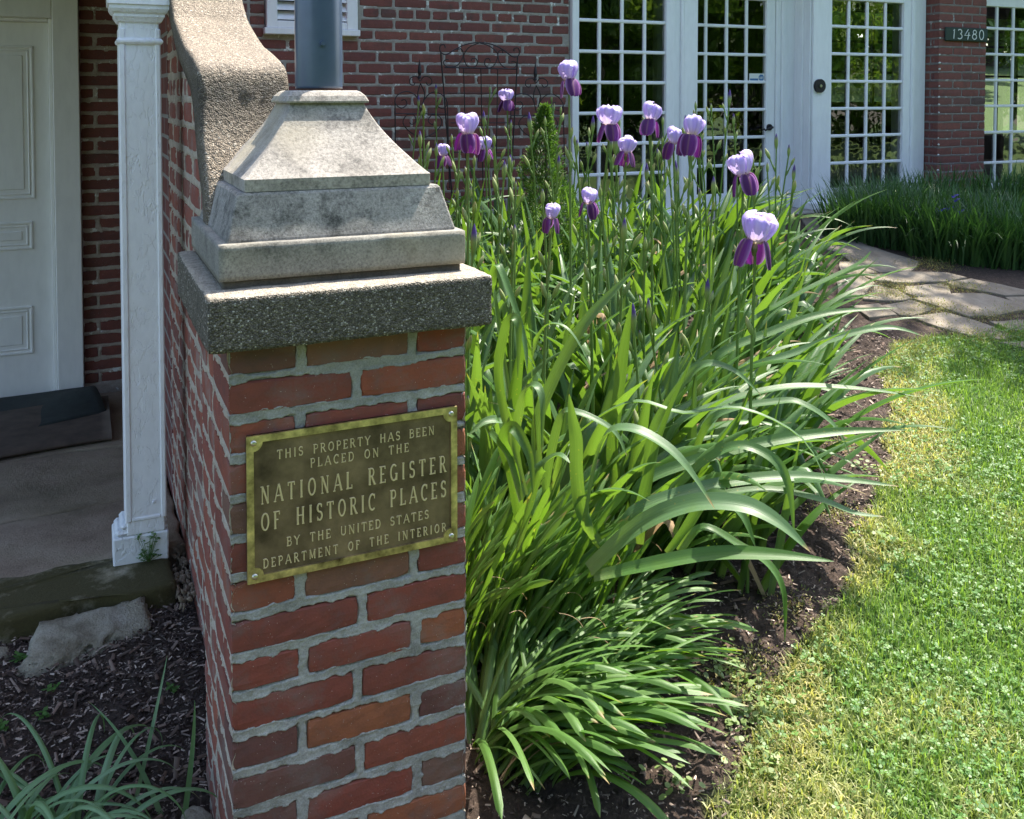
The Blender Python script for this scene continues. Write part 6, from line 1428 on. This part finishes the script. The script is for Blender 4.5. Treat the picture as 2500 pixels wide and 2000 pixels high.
# ------------------------------------------------------------------ dwarf conifer
def conifer(x, y, h, r0, seed=3):
    r3 = np.random.default_rng(seed); root = thing('dwarf_conifer', 'small pointed dwarf spruce with dense bright green needles among the iris stems', 'conifer', (x, y, G(x, y)))
    n = 19000; f = r3.random(n) ** 1.35; az = r3.random(n) * 6.28; lump = fbm(az * 1.9 + 5, f * 11, 6, 3); rad = r0 * (1 - f) ** .9 * (.15 + 1.65 * lump) + .008; q = rad * np.sqrt(r3.uniform(.45, 1, n))
    c = np.stack([x + q * np.cos(az) + .02 * np.sin(f * 6), y + q * np.sin(az), G(x, y) + f * h], -1); up = np.stack([np.cos(az) * .8, np.sin(az) * .8, r3.normal(.75, .35, n)], -1) + r3.normal(0, .45, (n, 3)); up /= np.linalg.norm(up, axis=1, keepdims=True)
    s = np.cross(up, r3.normal(size=(n, 3))); s /= np.linalg.norm(s, axis=1, keepdims=True); L = r3.uniform(.012, .026, n)[:, None]; w_ = L * .11
    V = np.stack([c - s * w_, c + s * w_, c + up * L + s * w_ * .3, c + up * L - s * w_ * .3], 1).reshape(-1, 3); F = np.arange(n * 4).reshape(n, 4); g = r3.random((n, 1))
    T = np.repeat(np.array([.022, .065, .012]) * (1 - g) + np.array([.085, .17, .025]) * g, 4, 0)
    put('needles', mesh_np('needles', V, F, M['tinted'], False, tint=T), root, kind='stuff'); m_ = MB(); m_.tube([(x, y, G(x, y) - .02), (x, y, G(x, y) + h * .9)], .018, 7, .004); m_.build('trunk', M['bark'], root)
cp = atd(1150 * 1.1596, 222 * 1.1596, 4.75); conifer(cp.x, cp.y, cp.z - G(cp.x, cp.y), .24)

# ------------------------------------------------------------------ trees behind the house, behind the camera, and beside the path
def crown_mesh(seed, n=16000, leaf=.11, col=(.065, .13, .02), col2=(.17, .27, .04), dens=10):
    r3 = np.random.default_rng(seed); k = r3.normal(size=(dens * 3, 3)); k /= np.linalg.norm(k, axis=1, keepdims=True); ctr = k * (r3.random((dens * 3, 1)) ** .45) * np.array([.78, .78, .85]); ci = r3.integers(0, len(ctr), n); rr_ = r3.uniform(.16, .32, len(ctr))[ci]
    d = r3.normal(size=(n, 3)); d /= np.linalg.norm(d, axis=1, keepdims=True); c = ctr[ci] + d * (rr_ * r3.random(n) ** .4)[:, None]
    a = r3.normal(size=(n, 3)); a /= np.linalg.norm(a, axis=1, keepdims=True); b = np.cross(a, r3.normal(size=(n, 3))); b /= np.linalg.norm(b, axis=1, keepdims=True); s_ = (leaf * r3.uniform(.6, 1.2, n))[:, None]
    V = np.stack([c - a * s_ * .5, c + b * s_ * .3, c + a * s_ * .5, c - b * s_ * .3], 1).reshape(-1, 3); F = np.arange(n * 4).reshape(n, 4); g = r3.random((n, 1)); T = np.repeat(np.array(col) * (1 - g) + np.array(col2) * g, 4, 0)
    return mesh_np('crown', V, F, M['tinted'], False, tint=T)
CR = [crown_mesh(1, leaf=.09), crown_mesh(2, leaf=.09), crown_mesh(3, 11000, .09)]
CR_S = crown_mesh(5, 9500, .055, dens=14)
def tree(x, y, cz, r, hr, lab, cr, grp):
    g = G(x, y); root = thing('tree', lab, 'tree', (x, y, g), grp); m_ = MB(); m_.tube([(x, y, g - .2), (x + .1, y, g + cz * .4), (x, y, g + cz)], .04 * r + .06, 8, .05)
    for k in range(5): a = k * 1.3; m_.tube([(x, y, g + cz * (.55 + .07 * k)), (x + math.cos(a) * r * .35, y + math.sin(a) * r * .35, g + cz * (.75 + .07 * k)), (x + math.cos(a) * r * .7, y + math.sin(a) * r * .7, g + cz + hr * .2)], .05, 6, .015)
    m_.build('trunk', M['bark'], root); c = bpy.data.objects.new('crown', cr); COL.objects.link(c); c.parent = root; c.location = (0, 0, cz); c.scale = (r, r, hr); c.rotation_euler = (0, 0, x * 3.1); return root
for i, (x, y, cz, r, hr) in enumerate([(11.5, 21, 5.2, 3.6, 3.8), (17, 23, 5.4, 4.0, 4.2), (23, 21, 5.0, 3.8, 4.0), (28, 25, 5.5, 4.5, 4.5), (15, 30, 6.5, 5, 5), (22, 31, 7, 5, 5.5), (31, 33, 7, 6, 6), (7, 26, 5.5, 4, 4.4), (13, 17, 2.6, 2.6, 2.6), (18.5, 18, 3.0, 2.9, 3.0), (26, 28, 3.5, 4, 4), (20, 25, 3.2, 3.6, 3.6), (34, 27, 3.6, 4, 4), (37, 35, 8, 7, 7), (16, 35, 4, 7, 5), (27, 37, 4, 7.5, 5), (42, 30, 4.5, 7, 6)]):
    tree(x, y, cz, r, hr, 'leafy garden tree behind the house, seen through the window panes', CR[i % 3], 'trees behind the house')
for i, (x, y, cz, r, hr) in enumerate([(6.0, -9, 4.8, 3.4, 3.8), (11.5, -8, 5.2, 3.8, 4.4), (17.5, -10, 5.0, 4.2, 4.4), (25, -9, 5.4, 4.5, 4.6), (1, -12, 5.2, 4, 4.5), (-6, -9, 4.8, 4, 4.2), (4, -17, 3.0, 5.5, 3.6), (11, -18, 3.2, 5.5, 3.8), (18, -18, 3.0, 5.5, 3.8), (26, -19, 3.2, 6, 4), (35, -18, 3.5, 6.5, 4.5), (-4, -18, 3, 5.5, 4), (44, -14, 4, 7, 5.5), (33, -8, 4.5, 5, 5)]):
    tree(x, y, cz, r, hr, 'broad leafy tree across the lawn, mirrored in the window panes', CR[i % 3], 'trees across the lawn')
tree(8.1, 5.35, 5.6, 2.1, 1.5, 'small open crowned tree at the right of the path that dapples the flagstones', CR_S, None)
